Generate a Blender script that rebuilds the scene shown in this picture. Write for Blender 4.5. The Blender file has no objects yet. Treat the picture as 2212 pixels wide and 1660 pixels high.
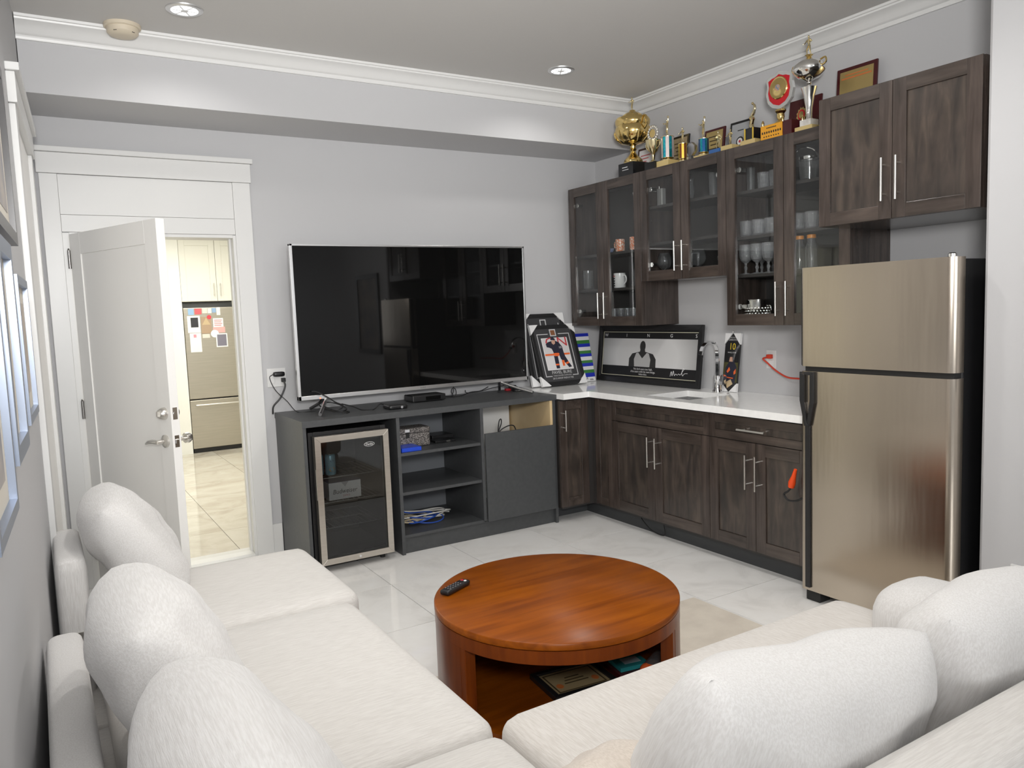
import bpy, bmesh, math, random
from mathutils import Vector, Matrix
random.seed(7)
SC = bpy.context.scene
COL = SC.collection
# ------------------------------------------------------------------ camera
CAM = Vector((-3.8974, -4.9904, 1.5041))
FW = Vector((0.51914, 0.84930, -0.09580)); RT = Vector((0.85075, -0.52424, -0.03741)); UP = Vector((0.08200, 0.06208, 0.99470))
cd = bpy.data.cameras.new('camera'); cam = bpy.data.objects.new('camera', cd); COL.objects.link(cam)
cd.sensor_width = 36.0; cd.sensor_fit = 'HORIZONTAL'; cd.lens = 1674.955/2212*36.0; cd.clip_start = .05
M = Matrix.Identity(4)
for i in range(3):
    M[i][0] = RT[i]; M[i][1] = UP[i]; M[i][2] = -FW[i]; M[i][3] = CAM[i]
cam.matrix_world = M
SC.camera = cam
# ------------------------------------------------------------------ world, lights, exposure
W = bpy.data.worlds.new('world'); SC.world = W; W.use_nodes = True
W.node_tree.nodes['Background'].inputs[0].default_value = (.9, .95, 1, 1)
W.node_tree.nodes['Background'].inputs[1].default_value = 1.0
SC.view_settings.view_transform = 'Standard'; SC.view_settings.look = 'None'
SC.view_settings.exposure = 0.0; SC.view_settings.gamma = 1.0; SC.view_settings.use_curve_mapping = False
def light(name, kind, loc, energy, color=(1, 1, 1), size=None, size_y=None, rot=None, radius=None):
    d = bpy.data.lights.new(name, kind); o = bpy.data.objects.new(name, d); COL.objects.link(o)
    o.location = loc; d.energy = energy; d.color = color
    if kind == 'AREA':
        d.shape = 'RECTANGLE'; d.size = size; d.size_y = size_y
    elif radius: d.shadow_soft_size = radius
    if rot: o.rotation_euler = rot
    return o
light('camera_flash', 'POINT', CAM + Vector((-.02, -.06, .30)), 24, (1, .985, .965), radius=.10)
fb = light('camera_flash_head', 'AREA', (-3.88, -5.3, 1.95), 54, (1, .99, .975), .5, .4, Vector((.46,.85,.27)).to_track_quat('-Z','Z').to_euler())
fb.data.spread = math.radians(108)
light('added_rear_fill', 'AREA', (-2.35, -10.42, 1.65), 75, (.97, .985, 1), 3.0, 1.5, (math.radians(88), 0, 0))  # unseen area light, added for flat frontal fill from behind the camera
light('kitchen_lamp_light', 'AREA', (-2.6, 2.4, 2.52), 58, (1, .97, .88), 1.6, 2.6, (0, 0, 0))
# ------------------------------------------------------------------ helpers
ORG = {}
class MB:
    def __init__(s): s.v = []; s.f = []; s.m = []; s.sm = []
    def add(s, vs, fs, m=0, smooth=False):
        b = len(s.v); s.v += [tuple(p) for p in vs]
        for q in fs: s.f.append(tuple(b+i for i in q)); s.m.append(m); s.sm.append(smooth)
        return s
    def box(s, x0, x1, y0, y1, z0, z1, m=0):
        if x0 > x1: x0, x1 = x1, x0
        if y0 > y1: y0, y1 = y1, y0
        if z0 > z1: z0, z1 = z1, z0
        return s.add([(x0,y0,z0),(x1,y0,z0),(x1,y1,z0),(x0,y1,z0),(x0,y0,z1),(x1,y0,z1),(x1,y1,z1),(x0,y1,z1)],
            [(0,3,2,1),(4,5,6,7),(0,1,5,4),(1,2,6,5),(2,3,7,6),(3,0,4,7)], m)
    def prism(s, poly, a0, a1, axis='z', m=0, smooth=False):
        n = len(poly)
        def P(p, a): return (a, p[0], p[1]) if axis == 'x' else ((p[0], a, p[1]) if axis == 'y' else (p[0], p[1], a))
        vs = [P(p, a0) for p in poly] + [P(p, a1) for p in poly]
        s.add(vs, [(i, (i+1) % n, n+(i+1) % n, n+i) for i in range(n)], m, smooth)
        b = len(s.v) - 2*n
        s.f.append(tuple(b+i for i in range(n-1, -1, -1))); s.m.append(m); s.sm.append(False)
        s.f.append(tuple(b+n+i for i in range(n))); s.m.append(m); s.sm.append(False)
        return s
    def lathe(s, prof, c=(0,0,0), n=20, m=0, cap=True, axis='z'):
        vs = []
        for r, h in prof:
            for i in range(n):
                a = 2*math.pi*i/n; p = (r*math.cos(a), r*math.sin(a), h)
                if axis == 'x': p = (p[2], p[0], p[1])
                elif axis == 'y': p = (p[0], p[2], p[1])
                vs.append((c[0]+p[0], c[1]+p[1], c[2]+p[2]))
        fs = []
        for k in range(len(prof)-1):
            for i in range(n):
                j = (i+1) % n; fs.append((k*n+i, k*n+j, (k+1)*n+j, (k+1)*n+i))
        s.add(vs, fs, m, True); b = len(s.v)-len(vs)
        if cap:
            if prof[0][0] > 1e-6: s.f.append(tuple(b+i for i in range(n-1, -1, -1))); s.m.append(m); s.sm.append(False)
            if prof[-1][0] > 1e-6: s.f.append(tuple(b+(len(prof)-1)*n+i for i in range(n))); s.m.append(m); s.sm.append(False)
        return s
    def tube(s, pts, r, n=8, m=0, closed=False):
        pts = [Vector(p) for p in pts]; k = len(pts)
        rs = r if isinstance(r, (list, tuple)) else [r]*k
        tg = []
        for i in range(k):
            a = pts[i-1] if (i > 0 or closed) else pts[i]; b = pts[(i+1) % k] if (i < k-1 or closed) else pts[i]
            t = (b-a); tg.append(t.normalized() if t.length > 1e-9 else Vector((0,0,1)))
        u = tg[0].orthogonal().normalized(); vs = []
        for i in range(k):
            u = u - tg[i]*u.dot(tg[i])
            u = u.normalized() if u.length > 1e-6 else tg[i].orthogonal().normalized()
            w = tg[i].cross(u)
            for j in range(n):
                a = 2*math.pi*j/n; vs.append(pts[i] + (u*math.cos(a)+w*math.sin(a))*rs[i])
        fs = []
        for i in range(k if closed else k-1):
            i2 = (i+1) % k
            for j in range(n):
                j2 = (j+1) % n; fs.append((i*n+j, i*n+j2, i2*n+j2, i2*n+j))
        s.add(vs, fs, m, True); b = len(s.v)-len(vs)
        if not closed:
            s.f.append(tuple(b+i for i in range(n-1, -1, -1))); s.m.append(m); s.sm.append(False)
            s.f.append(tuple(b+(k-1)*n+i for i in range(n))); s.m.append(m); s.sm.append(False)
        return s
    def ball(s, c, r, n=12, m=0, sc=(1,1,1)):
        k = max(6, n//2); prof = [(max(1e-7, r*math.sin(math.pi*i/k)), -r*math.cos(math.pi*i/k)) for i in range(k+1)]
        b = len(s.v); s.lathe(prof, (0,0,0), n, m, False)
        for i in range(b, len(s.v)):
            p = s.v[i]; s.v[i] = (c[0]+p[0]*sc[0], c[1]+p[1]*sc[1], c[2]+p[2]*sc[2])
        return s
    def rbox(s, half, r, n=5, m=0, puff=(0,0,0), c=(0,0,0), pinch=0):
        """soft box: rounded edges, domed faces"""
        hx, hy, hz = half; bm = bmesh.new()
        bmesh.ops.create_cube(bm, size=2.0)
        bmesh.ops.subdivide_edges(bm, edges=bm.edges[:], cuts=2*n+1, use_grid_fill=True)
        h = Vector(half); base = len(s.v)
        for v in bm.verts:
            q = Vector([math.copysign(abs(math.sin(v.co[i]*math.pi/2))**.9, v.co[i])*h[i] for i in range(3)])
            inn = Vector([max(-(h[i]-r), min(h[i]-r, q[i])) for i in range(3)]); d = q-inn
            p = inn + d.normalized()*r if d.length > 1e-9 else q
            u = [1-min(1, abs(p[i]/h[i]))**2.4 for i in range(3)]
            p = Vector((p.x*(1+puff[0]*u[1]*u[2]/hx), p.y*(1+puff[1]*u[0]*u[2]/hy), p.z*(1+puff[2]*u[0]*u[1]/hz)))
            v.co = p + Vector(c)
        bm.verts.ensure_lookup_table(); bm.verts.index_update()
        s.v += [tuple(v.co) for v in bm.verts]
        for f in bm.faces: s.f.append(tuple(base+v.index for v in f.verts)); s.m.append(m); s.sm.append(True)
        bm.free(); return s
    def xf(s, mat, start=0):
        for i in range(start, len(s.v)): s.v[i] = tuple(mat @ Vector(s.v[i]))
        return s
    def build(s, name, mat, parent=None, bevel=0, seg=2, auto=38, label=None):
        me = bpy.data.meshes.new(name)
        off = ORG.get(parent.name, Vector((0,0,0))) if parent else Vector((0,0,0))
        me.from_pydata([(p[0]-off[0], p[1]-off[1], p[2]-off[2]) for p in s.v], [], s.f)
        mats = mat if isinstance(mat, (list, tuple)) else [mat]
        for q in mats: me.materials.append(q)
        me.polygons.foreach_set('material_index', s.m); me.polygons.foreach_set('use_smooth', s.sm)
        me.update()
        if any(s.sm): me.set_sharp_from_angle(angle=math.radians(auto))
        o = bpy.data.objects.new(name, me); COL.objects.link(o)
        if parent: o.parent = parent; ORG[o.name] = off
        else: ORG[o.name] = Vector((0,0,0))
        if bevel:
            b = o.modifiers.new('bevel', 'BEVEL'); b.width = bevel; b.segments = seg; b.limit_method = 'ANGLE'; b.angle_limit = math.radians(40)
        if label: o['label'] = label
        return o
def tag(o, label, cat, group=None, kind=None):
    if label: o['label'] = label
    if cat: o['category'] = cat
    if group: o['group'] = group
    if kind: o['kind'] = kind
    return o
def thing(name, label, cat, loc, group=None, local=False, rz=0):
    """an Empty at the thing's base; parts are given in world coordinates unless local"""
    o = bpy.data.objects.new(name, None); COL.objects.link(o); o.location = loc; o.rotation_euler = (0,0,rz)
    o.empty_display_size = .05
    ORG[o.name] = Vector((0,0,0)) if local else Vector(loc)
    return tag(o, label, cat, group)
def struct(o):
    o['kind'] = 'structure'; return o
def bx(name, mat, parent, x0, x1, y0, y1, z0, z1, bevel=0, **k):
    return MB().box(x0,x1,y0,y1,z0,z1).build(name, mat, parent, bevel, **k)
def dup(root, loc, label=None, rz=None, group=None):
    r = root.copy(); COL.objects.link(r); r.location = loc
    if rz is not None: r.rotation_euler = (0,0,rz)
    if label: r['label'] = label
    if group: r['group'] = group
    for ch in list(root.children):
        c = ch.copy(); COL.objects.link(c); c.parent = r
        for g in ch.children:
            d = g.copy(); COL.objects.link(d); d.parent = c
    return r
def spline(pts, n=8):
    P = [Vector(p) for p in pts]; P = [P[0]*2-P[1]] + P + [P[-1]*2-P[-2]]; out = []
    for i in range(1, len(P)-2):
        for k in range(n):
            t = k/n; a, b, c, d = P[i-1], P[i], P[i+1], P[i+2]
            out.append(.5*((2*b)+(c-a)*t+(2*a-5*b+4*c-d)*t*t+(3*b-a-3*c+d)*t**3))
    out.append(P[-2]); return out
def text_geo(body, size, align='CENTER', sx=1.0, spacing=1.0):
    cu = bpy.data.curves.new('lettering', 'FONT'); cu.body = body; cu.size = size; cu.align_x = align; cu.align_y = 'CENTER'
    cu.resolution_u = 2; cu.space_character = spacing
    o = bpy.data.objects.new('lettering', cu)
    me = bpy.data.meshes.new_from_object(o)
    vs = [(v.co.x*sx, v.co.y) for v in me.vertices]; fs = [tuple(p.vertices) for p in me.polygons]
    bpy.data.objects.remove(o); bpy.data.meshes.remove(me); bpy.data.curves.remove(cu)
    return vs, fs
def letter(mb, body, size, fn, m=0, **k):
    """flat lettering; fn maps the (x, y) of the print to 3D"""
    vs, fs = text_geo(body, size, **k)
    return mb.add([fn(a, b) for a, b in vs], fs, m)
# ------------------------------------------------------------------ materials
MATS = {}
def mat(name, col, rough=.5, metal=0, bump=None, spec=None, coat=0, var=None, stretch=None, aniso=None, trans=0, ior=None, emit=None, sheen=0):
    if name in MATS: return MATS[name]
    m = bpy.data.materials.new(name); m.use_nodes = True; nt = m.node_tree; b = nt.nodes['Principled BSDF']
    b.inputs['Base Color'].default_value = (*col, 1); b.inputs['Roughness'].default_value = rough; b.inputs['Metallic'].default_value = metal
    if spec is not None: b.inputs['Specular IOR Level'].default_value = spec
    if coat: b.inputs['Coat Weight'].default_value = coat; b.inputs['Coat Roughness'].default_value = .08
    if aniso is not None: b.inputs['Anisotropic'].default_value = aniso
    if trans: b.inputs['Transmission Weight'].default_value = trans
    if ior: b.inputs['IOR'].default_value = ior
    if sheen: b.inputs['Sheen Weight'].default_value = sheen
    if emit: b.inputs['Emission Color'].default_value = (*emit[0], 1); b.inputs['Emission Strength'].default_value = emit[1]
    tc = mp = None
    def coords():
        nonlocal tc, mp
        if mp is None:
            tc = nt.nodes.new('ShaderNodeTexCoord'); mp = nt.nodes.new('ShaderNodeMapping'); nt.links.new(tc.outputs['Object'], mp.inputs['Vector'])
            if stretch: mp.inputs['Scale'].default_value = stretch
        return mp.outputs['Vector']
    if var:   # (second colour, scale, detail[, lo, hi])
        n = nt.nodes.new('ShaderNodeTexNoise'); n.inputs['Scale'].default_value = var[1]; n.inputs['Detail'].default_value = var[2]
        nt.links.new(coords(), n.inputs['Vector']); r = nt.nodes.new('ShaderNodeValToRGB')
        lo, hi = (var[3], var[4]) if len(var) > 3 else (.35, .65)
        r.color_ramp.elements[0].position = lo; r.color_ramp.elements[1].position = hi
        r.color_ramp.elements[0].color = (*col, 1); r.color_ramp.elements[1].color = (*var[0], 1)
        nt.links.new(n.outputs['Fac'], r.inputs['Fac']); nt.links.new(r.outputs['Color'], b.inputs['Base Color'])
    if bump:  # (scale, strength, distance)
        n = nt.nodes.new('ShaderNodeTexNoise'); n.inputs['Scale'].default_value = bump[0]; n.inputs['Detail'].default_value = 4
        nt.links.new(coords(), n.inputs['Vector']); q = nt.nodes.new('ShaderNodeBump'); q.inputs['Strength'].default_value = bump[1]; q.inputs['Distance'].default_value = bump[2]
        nt.links.new(n.outputs['Fac'], q.inputs['Height']); nt.links.new(q.outputs['Normal'], b.inputs['Normal'])
    MATS[name] = m; return m
def wood(name, c1, c2, c3, stretch, rough=.3, coat=0.0, scale=3.0, blotch=.5):
    if name in MATS: return MATS[name]
    m = mat(name, c1, rough, coat=coat); nt = m.node_tree; b = nt.nodes['Principled BSDF']
    tc = nt.nodes.new('ShaderNodeTexCoord'); mp = nt.nodes.new('ShaderNodeMapping'); mp.inputs['Scale'].default_value = stretch
    nt.links.new(tc.outputs['Object'], mp.inputs['Vector'])
    n1 = nt.nodes.new('ShaderNodeTexNoise'); n1.inputs['Scale'].default_value = scale; n1.inputs['Detail'].default_value = 7; n1.inputs['Distortion'].default_value = .6
    nt.links.new(mp.outputs['Vector'], n1.inputs['Vector'])
    r = nt.nodes.new('ShaderNodeValToRGB'); e = r.color_ramp.elements; e[0].position = .3; e[1].position = .72; e[0].color = (*c1, 1); e[1].color = (*c3, 1)
    x = e.new(.5); x.color = (*c2, 1); nt.links.new(n1.outputs['Fac'], r.inputs['Fac'])
    n2 = nt.nodes.new('ShaderNodeTexNoise'); n2.inputs['Scale'].default_value = 5.0; n2.inputs['Detail'].default_value = 3
    nt.links.new(tc.outputs['Object'], n2.inputs['Vector'])
    mx = nt.nodes.new('ShaderNodeMixRGB'); mx.blend_type = 'OVERLAY'; mx.inputs[0].default_value = blotch
    nt.links.new(r.outputs['Color'], mx.inputs[1]); nt.links.new(n2.outputs['Fac'], mx.inputs[2]); nt.links.new(mx.outputs[0], b.inputs['Base Color'])
    q = nt.nodes.new('ShaderNodeBump'); q.inputs['Strength'].default_value = .08; q.inputs['Distance'].default_value = .002
    nt.links.new(n1.outputs['Fac'], q.inputs['Height']); nt.links.new(q.outputs['Normal'], b.inputs['Normal'])
    return m
def pane_glass(name, tint=(1,1,1), refl=1.0):
    if name in MATS: return MATS[name]
    m = bpy.data.materials.new(name); m.use_nodes = True; nt = m.node_tree; nt.nodes.clear()
    o = nt.nodes.new('ShaderNodeOutputMaterial'); mx = nt.nodes.new('ShaderNodeMixShader'); t = nt.nodes.new('ShaderNodeBsdfTransparent'); g = nt.nodes.new('ShaderNodeBsdfGlossy')
    fr = nt.nodes.new('ShaderNodeFresnel'); gb = nt.nodes.new('ShaderNodeNewGeometry'); mi = nt.nodes.new('ShaderNodeMapRange'); mi.inputs[3].default_value = 1.5; mi.inputs[4].default_value = 1/1.5; nt.links.new(gb.outputs['Backfacing'], mi.inputs[0]); nt.links.new(mi.outputs[0], fr.inputs['IOR']); mu = nt.nodes.new('ShaderNodeMath'); mu.operation = 'MULTIPLY'; mu.inputs[1].default_value = refl
    t.inputs['Color'].default_value = (*tint, 1); g.inputs['Roughness'].default_value = .01
    nt.links.new(fr.outputs[0], mu.inputs[0]); nt.links.new(mu.outputs[0], mx.inputs[0]); nt.links.new(t.outputs[0], mx.inputs[1]); nt.links.new(g.outputs[0], mx.inputs[2]); nt.links.new(mx.outputs[0], o.inputs[0])
    MATS[name] = m; return m
wall_m = mat('wall paint grey', (.53,.53,.54), .6, bump=(260,.05,.002))
ceil_m = mat('ceiling paint grey', (.60,.59,.575), .8, bump=(180,.06,.002))
white_m = mat('white gloss paint', (.74,.74,.73), .34)
doorw_m = mat('white door paint', (.92,.91,.885), .38)
kwall_m = mat('kitchen wall paint', (.85,.85,.8), .5)
black_m = mat('black plastic', (.012,.012,.013), .35)
blackmat_m = mat('black matte', (.02,.02,.022), .7)
rubber_m = mat('black rubber', (.015,.015,.015), .6)
steel_m = mat('brushed nickel', (.72,.70,.66), .28, 1)
chrome_m = mat('chrome', (.85,.85,.86), .06, 1)
gold_m = mat('polished gold', (.80,.60,.25), .14, 1)
palegold_m = mat('pale gold plating', (.83,.72,.45), .16, 1)
silver_m = mat('polished silver', (.86,.85,.82), .1, 1)
glass_m = mat('clear glass', (.97,.985,1), .02, trans=.965, ior=1.5)
crystal_m = mat('cut crystal', (.97,.98,1), .05, trans=.90, ior=1.55, bump=(110,.9,.004))
pane_m = pane_glass('cabinet pane glass', (.93,.94,.94), 1.0)
picglass_m = pane_glass('picture glass', (.97,.97,.97), .8)
paper_m = mat('white paper', (.82,.82,.80), .6)
G = lambda v: (v, v, v)
# marble look floor tile
def tile_mat(name, c1, c2, c3, rough):
    m = mat(name, c1, rough, spec=.5); nt = m.node_tree; b = nt.nodes['Principled BSDF']
    g = nt.nodes.new('ShaderNodeNewGeometry'); oi = nt.nodes.new('ShaderNodeObjectInfo')
    ad = nt.nodes.new('ShaderNodeVectorMath'); ad.operation = 'ADD'; sc = nt.nodes.new('ShaderNodeVectorMath'); sc.operation = 'SCALE'; sc.inputs['Scale'].default_value = 9.0
    cb = nt.nodes.new('ShaderNodeCombineXYZ'); nt.links.new(oi.outputs['Random'], cb.inputs[0]); nt.links.new(oi.outputs['Random'], cb.inputs[1]); nt.links.new(cb.outputs[0], sc.inputs[0])
    nt.links.new(g.outputs['Position'], ad.inputs[0]); nt.links.new(sc.outputs[0], ad.inputs[1])
    n = nt.nodes.new('ShaderNodeTexNoise'); n.inputs['Scale'].default_value = 2.6; n.inputs['Detail'].default_value = 8; n.inputs['Distortion'].default_value = 1.6; n.inputs['Roughness'].default_value = .62
    nt.links.new(ad.outputs[0], n.inputs['Vector']); r = nt.nodes.new('ShaderNodeValToRGB'); e = r.color_ramp.elements
    e[0].position = .3; e[1].position = .7; e[0].color = (*c2, 1); e[1].color = (*c1, 1); x = e.new(.48); x.color = (*c3, 1)
    nt.links.new(n.outputs['Fac'], r.inputs['Fac']); nt.links.new(r.outputs['Color'], b.inputs['Base Color'])
    return m
tile_m = tile_mat('polished marble tile', (.90,.895,.88), (.76,.75,.73), (.86,.85,.83), .08)
ktile_m = tile_mat('beige marble tile', (.66,.63,.56), (.50,.45,.37), (.60,.56,.48), .08)
grout_m = mat('grey grout', (.22,.21,.20), .8)
# ------------------------------------------------------------------ room shell
LK = .0494; LX = -3.834
def lx(y): return LX + LK*y
def xw(y): return lx(y)
fl = struct(MB().box(-4.35,.2,-10.6,0.0,-.06,-.006).build('floor', grout_m))
def tiles(parent, material, xs, ys, z, clip):
    gap = .0018; cache = {}
    for x0, x1 in zip(xs, xs[1:]):
        for y0, y1 in zip(ys, ys[1:]):
            a, b, c, d = max(x0+gap, clip[0]), min(x1-gap, clip[1]), max(y0+gap, clip[2]), min(y1-gap, clip[3])
            if b-a < .01 or d-c < .01: continue
            k = (round(b-a, 3), round(d-c, 3))
            if k in cache:
                o = cache[k].copy(); COL.objects.link(o); o.location = ((a+b)/2, (c+d)/2, z)
            else:
                w, h = (b-a)/2, (d-c)/2
                o = MB().box(-w, w, -h, h, -.009, 0).build('tile', material, None); o.location = ((a+b)/2, (c+d)/2, z); cache[k] = o
            o.parent = parent
tiles(fl, tile_m, [-1.12+.5985*i for i in range(-6, 4)], [-1.033+.604*i for i in range(-15, 3)], .0, (-4.3, .19, -10.5, -.001))
# back wall with the doorway
DOL, DOR, DOZ = -3.70, -2.7925, 2.018
wb = MB().box(-4.3, DOL, 0, .13, 0, 2.98).box(DOR, .13, 0, .13, 0, 2.98).box(DOL, DOR, 0, .13, DOZ, 2.98)
struct(wb.build('wall_back', wall_m))
struct(MB().prism([(lx(0),0),(lx(-10.6),-10.6),(lx(-10.6)-.12,-10.6),(lx(0)-.12,0)], 0, 2.98).build('wall_left', wall_m))
struct(MB().box(0,.13,-3.30,0,0,2.98).build('wall_right', wall_m))
# wall beside the fridge stands forward of the kitchenette wall
wr = MB().prism([(-.605,-3.312),(-.597,-3.30),(.13,-3.30),(.13,-10.6),(-.605,-10.6)], 0, 2.98)
struct(wr.build('wall_front_right', wall_m))
# rear wall with an unseen window, enlarged and set far back for fill light
WX0, WX1, WZ0, WZ1 = -3.9, -.80, .88, 2.42
rw = MB().box(-4.35,.13,-10.6,-10.5,0,WZ0).box(-4.35,.13,-10.6,-10.5,WZ1,2.98).box(-4.35,WX0,-10.6,-10.5,WZ0,WZ1).box(WX1,.13,-10.6,-10.5,WZ0,WZ1)
struct(rw.build('wall_rear', wall_m))
w1 = thing('unseen_fill_window', None, None, (-2.15,-10.5,WZ0)); struct(w1)
f = MB()
for a in (WX0, (WX0*2+WX1)/3, (WX0+WX1*2)/3, WX1): f.box(a-.03,a+.03,-10.56,-10.48,WZ0-.03,WZ1+.03)
f.box(WX0,WX1,-10.56,-10.48,WZ0-.04,WZ0+.02).box(WX0,WX1,-10.56,-10.48,WZ1-.02,WZ1+.04).build('window_frame', white_m, w1)
for k in range(3):
    p0, p1 = WX0+(WX1-WX0)*k/3+.03, WX0+(WX1-WX0)*(k+1)/3-.03; MB().box(p0,p1,-10.535,-10.53,WZ0+.02,WZ1-.02).build('pane', pane_m, w1)
cm = struct(MB().box(-4.35,.13,-10.6,-.0,2.98,3.05).build('ceiling', ceil_m))
struct(MB().box(lx(0)-.02,0,-.4768,0,2.641,2.98).build('wall_soffit', wall_m))
# crown moulding: profile (offset from wall, height)
CP = [(0,2.885),(.012,2.885),(.016,2.895),(.016,2.905),(.024,2.908),(.030,2.914),(.040,2.930),(.056,2.945),(.072,2.953),(.082,2.958),(.084,2.966),(.092,2.968),(.094,2.98),(0,2.98)]
def crown(name, ends):
    m = MB(); n = len(CP); vs = []
    for fn in ends: vs += [fn(p, h) for p, h in CP]
    m.add(vs, [(i,(i+1)%n,n+(i+1)%n,n+i) for i in range(n)], 0, True)
    m.f.append(tuple(range(n-1,-1,-1))); m.m.append(0); m.sm.append(False); m.f.append(tuple(range(n,2*n))); m.m.append(0); m.sm.append(False)
    return struct(m.build(name, white_m, auto=30))
crown('trim_1', [lambda p,h: (lx(-.5)+.002,-.4768-p,h), lambda p,h: (-p,-.4768-p,h)])
crown('trim_2', [lambda p,h: (-p,-.4768-p,h), lambda p,h: (-p,-3.30,h)])
# back door casing (boards are parts of the trim)
t3 = thing('trim_3', None, None, (-3.25,0,0)); struct(t3)
bx('casing_board', white_m, t3, -3.808,-3.7213,-.020,0,.0,2.336, .002)
bx('casing_board', white_m, t3, -2.7982,-2.6951,-.020,0,.0,2.336, .002)
bx('panel', white_m, t3, -3.7205,-2.799,-.014,0,2.117,2.335, .0015)
bx('panel', white_m, t3, -3.7205,-2.799,-.016,0,2.022,2.1155, .0015)
bx('header_board', white_m, t3, -3.818,-2.687,-.028,0,2.337,2.449, .002)
bx('cap', white_m, t3, -3.834,-2.674,-.046,0,2.450,2.479, .003)
j = MB().box(DOL-.0213,DOL+.012,-.012,.15,0,DOZ).box(DOR-.022,DOR-.0057,-.012,.15,0,DOZ).box(DOL+.012,DOR-.022,-.012,.15,DOZ-.016,DOZ+.003)
j.box(DOL+.012,DOL+.024,.05,.08,0,DOZ-.016).box(DOR-.034,DOR-.022,.05,.08,0,DOZ-.016)
j.build('jamb', white_m, t3, .0015)
MB().prism([(-.03,0),(-.03,.012),(-.01,.022),(.06,.026),(.15,.02),(.15,0)], DOL+.013, DOR-.023, 'x').build('threshold', white_m, t3)
for z_ in (.92, 1.00): MB().box(DOR-.0225,DOR-.0205,.005,.03,z_,z_+.05).build('strike_plate', steel_m, t3)
struct(bx('baseboard_back', white_m, None, -2.6951,-2.633,-.015,0,0,.187, .002))
struct(bx('low_panel_right', white_m, None, -.618,-.606,-6.9,-3.43,0,.405, .002))  # white low panel at the wall foot, too tall for a baseboard
# closed side door with casing in the left wall
def lwall(m):  # local frame: u along the wall (towards the camera), d out from the wall, z up -> world
    a = math.atan(LK); ux, uy = -math.sin(a), -math.cos(a); nx, ny = math.cos(a), -math.sin(a)
    for i, (u, d, z_) in enumerate(m.v): m.v[i] = (LX+ux*u+nx*d, uy*u+ny*d, z_)
    return m
d2 = thing('door_2', None, None, (lx(-.95),-.95,0)); struct(d2)
for u0, u1 in ((.40,.50),(1.41,1.51)): lwall(MB().box(u0,u1,0,.022,0,2.336)).build('casing_board', white_m, d2, .002)
lwall(MB().box(.385,1.525,0,.030,2.337,2.449)).build('header_board', white_m, d2, .002)
lwall(MB().box(.37,1.54,0,.046,2.45,2.479)).build('cap', white_m, d2, .003)
lwall(MB().box(.501,1.409,0,.006,0.01,2.335)).build('door_slab', doorw_m, d2)
# ------------------------------------------------------------------ open door leaf
d1 = thing('door_1', None, None, (-3.69,-.022,0), local=True, rz=math.radians(-68.1)); struct(d1)
LW, LT = .90, .044
m = MB().box(0,.115,0,LT,.012,2.008).box(LW-.115,LW,0,LT,.012,2.008).box(.115,LW-.115,0,LT,1.893,2.008).box(.115,LW-.115,0,LT,.012,.20)
m.box(.115,LW-.115,.007,LT-.007,.20,1.893).build('leaf', doorw_m, d1, .0015)
for z_ in (.22, 1.03, 1.87):
    h = MB().box(-.006,.002,.0,.034,z_-.05,z_+.05)
    h.lathe([(.0075,z_-.05),(.0075,z_+.05)], (-.004,-.006,0), 10); h.lathe([(.004,z_+.05),(.006,z_+.056),(.001,z_+.062)], (-.004,-.006,0), 10)
    h.build('hinge', mat('dark nickel',(.32,.31,.30),.3,1), d1)
k = MB()
def lathe_y(mb, prof, c, n=20): mb.lathe([(r, -h) for r, h in prof], c, n, 0, True, 'y')
lathe_y(k, [(.031,-.002),(.031,.012),(.026,.026),(.019,.034),(.015,.034)], (.845,0,1.052)); 
k.box(.842,.848,-.044,-.030,1.040,1.064); lathe_y(k, [(.030,-.050),(.030,-.056),(.02,-.068)], (.845,0,1.052)); k.build('deadbolt', steel_m, d1)
k = MB(); lathe_y(k, [(.032,-.002),(.032,.010),(.022,.016),(.012,.018),(.011,.05)], (.838,0,.912))
k.tube([(.838,-.047,.912),(.80,-.05,.913),(.76,-.05,.908),(.725,-.045,.897)], [.011,.0115,.010,.006], 10)
k.lathe([(.03,LT),(.03,LT+.012),(.012,LT+.014),(.012,LT+.055),(.026,LT+.056),(.028,LT+.075),(.02,LT+.088)], (.838,0,.912), 16, 0, True, 'y'); k.build('lever_handle', steel_m, d1)
k = MB().box(LW-.0005,LW+.0012,.010,.034,1.022,1.082); k.lathe([(.009,LW+.001),(.009,LW+.003)], (0,.022,1.052), 14, 0, True, 'x'); k.build('bolt_plate', chrome_m, d1)
k = MB().box(LW-.0005,LW+.0012,.010,.034,.882,.942).box(LW,LW+.008,.015,.029,.902,.922).build('latch_plate', chrome_m, d1)
# ------------------------------------------------------------------ kitchen behind the doorway
kf = struct(MB().box(-4.6,-.9,.0,5.1,-.06,-.006).build('floor', grout_m))
tiles(kf, ktile_m, [-2.86+.61*i-.0 for i in range(-3, 4)], [.13]+[.155+.605*i for i in range(1, 9)], .0, (-4.55,-.95,.135,5.05))
struct(MB().box(-4.6,-2.462,4.37,5.1,0,2.6).build('wall_kitchen_back', kwall_m))
struct(MB().box(-2.462,-.9,5.0,5.1,0,2.6).build('wall_kitchen_niche', kwall_m))
struct(MB().box(-4.7,-4.55,.13,5.1,0,2.6).build('wall_kitchen_left', kwall_m)); struct(MB().box(-.95,-.85,.13,5.1,0,2.6).build('wall_kitchen_right', kwall_m))
struct(MB().box(-4.7,-.85,.13,5.1,2.6,2.65).build('ceiling_kitchen', kwall_m))
kl = thing('kitchen_ceiling_lamp', 'white flat panel lamp on the kitchen ceiling beyond the doorway', 'ceiling lamp', (-2.6,2.4,2.6))
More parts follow.
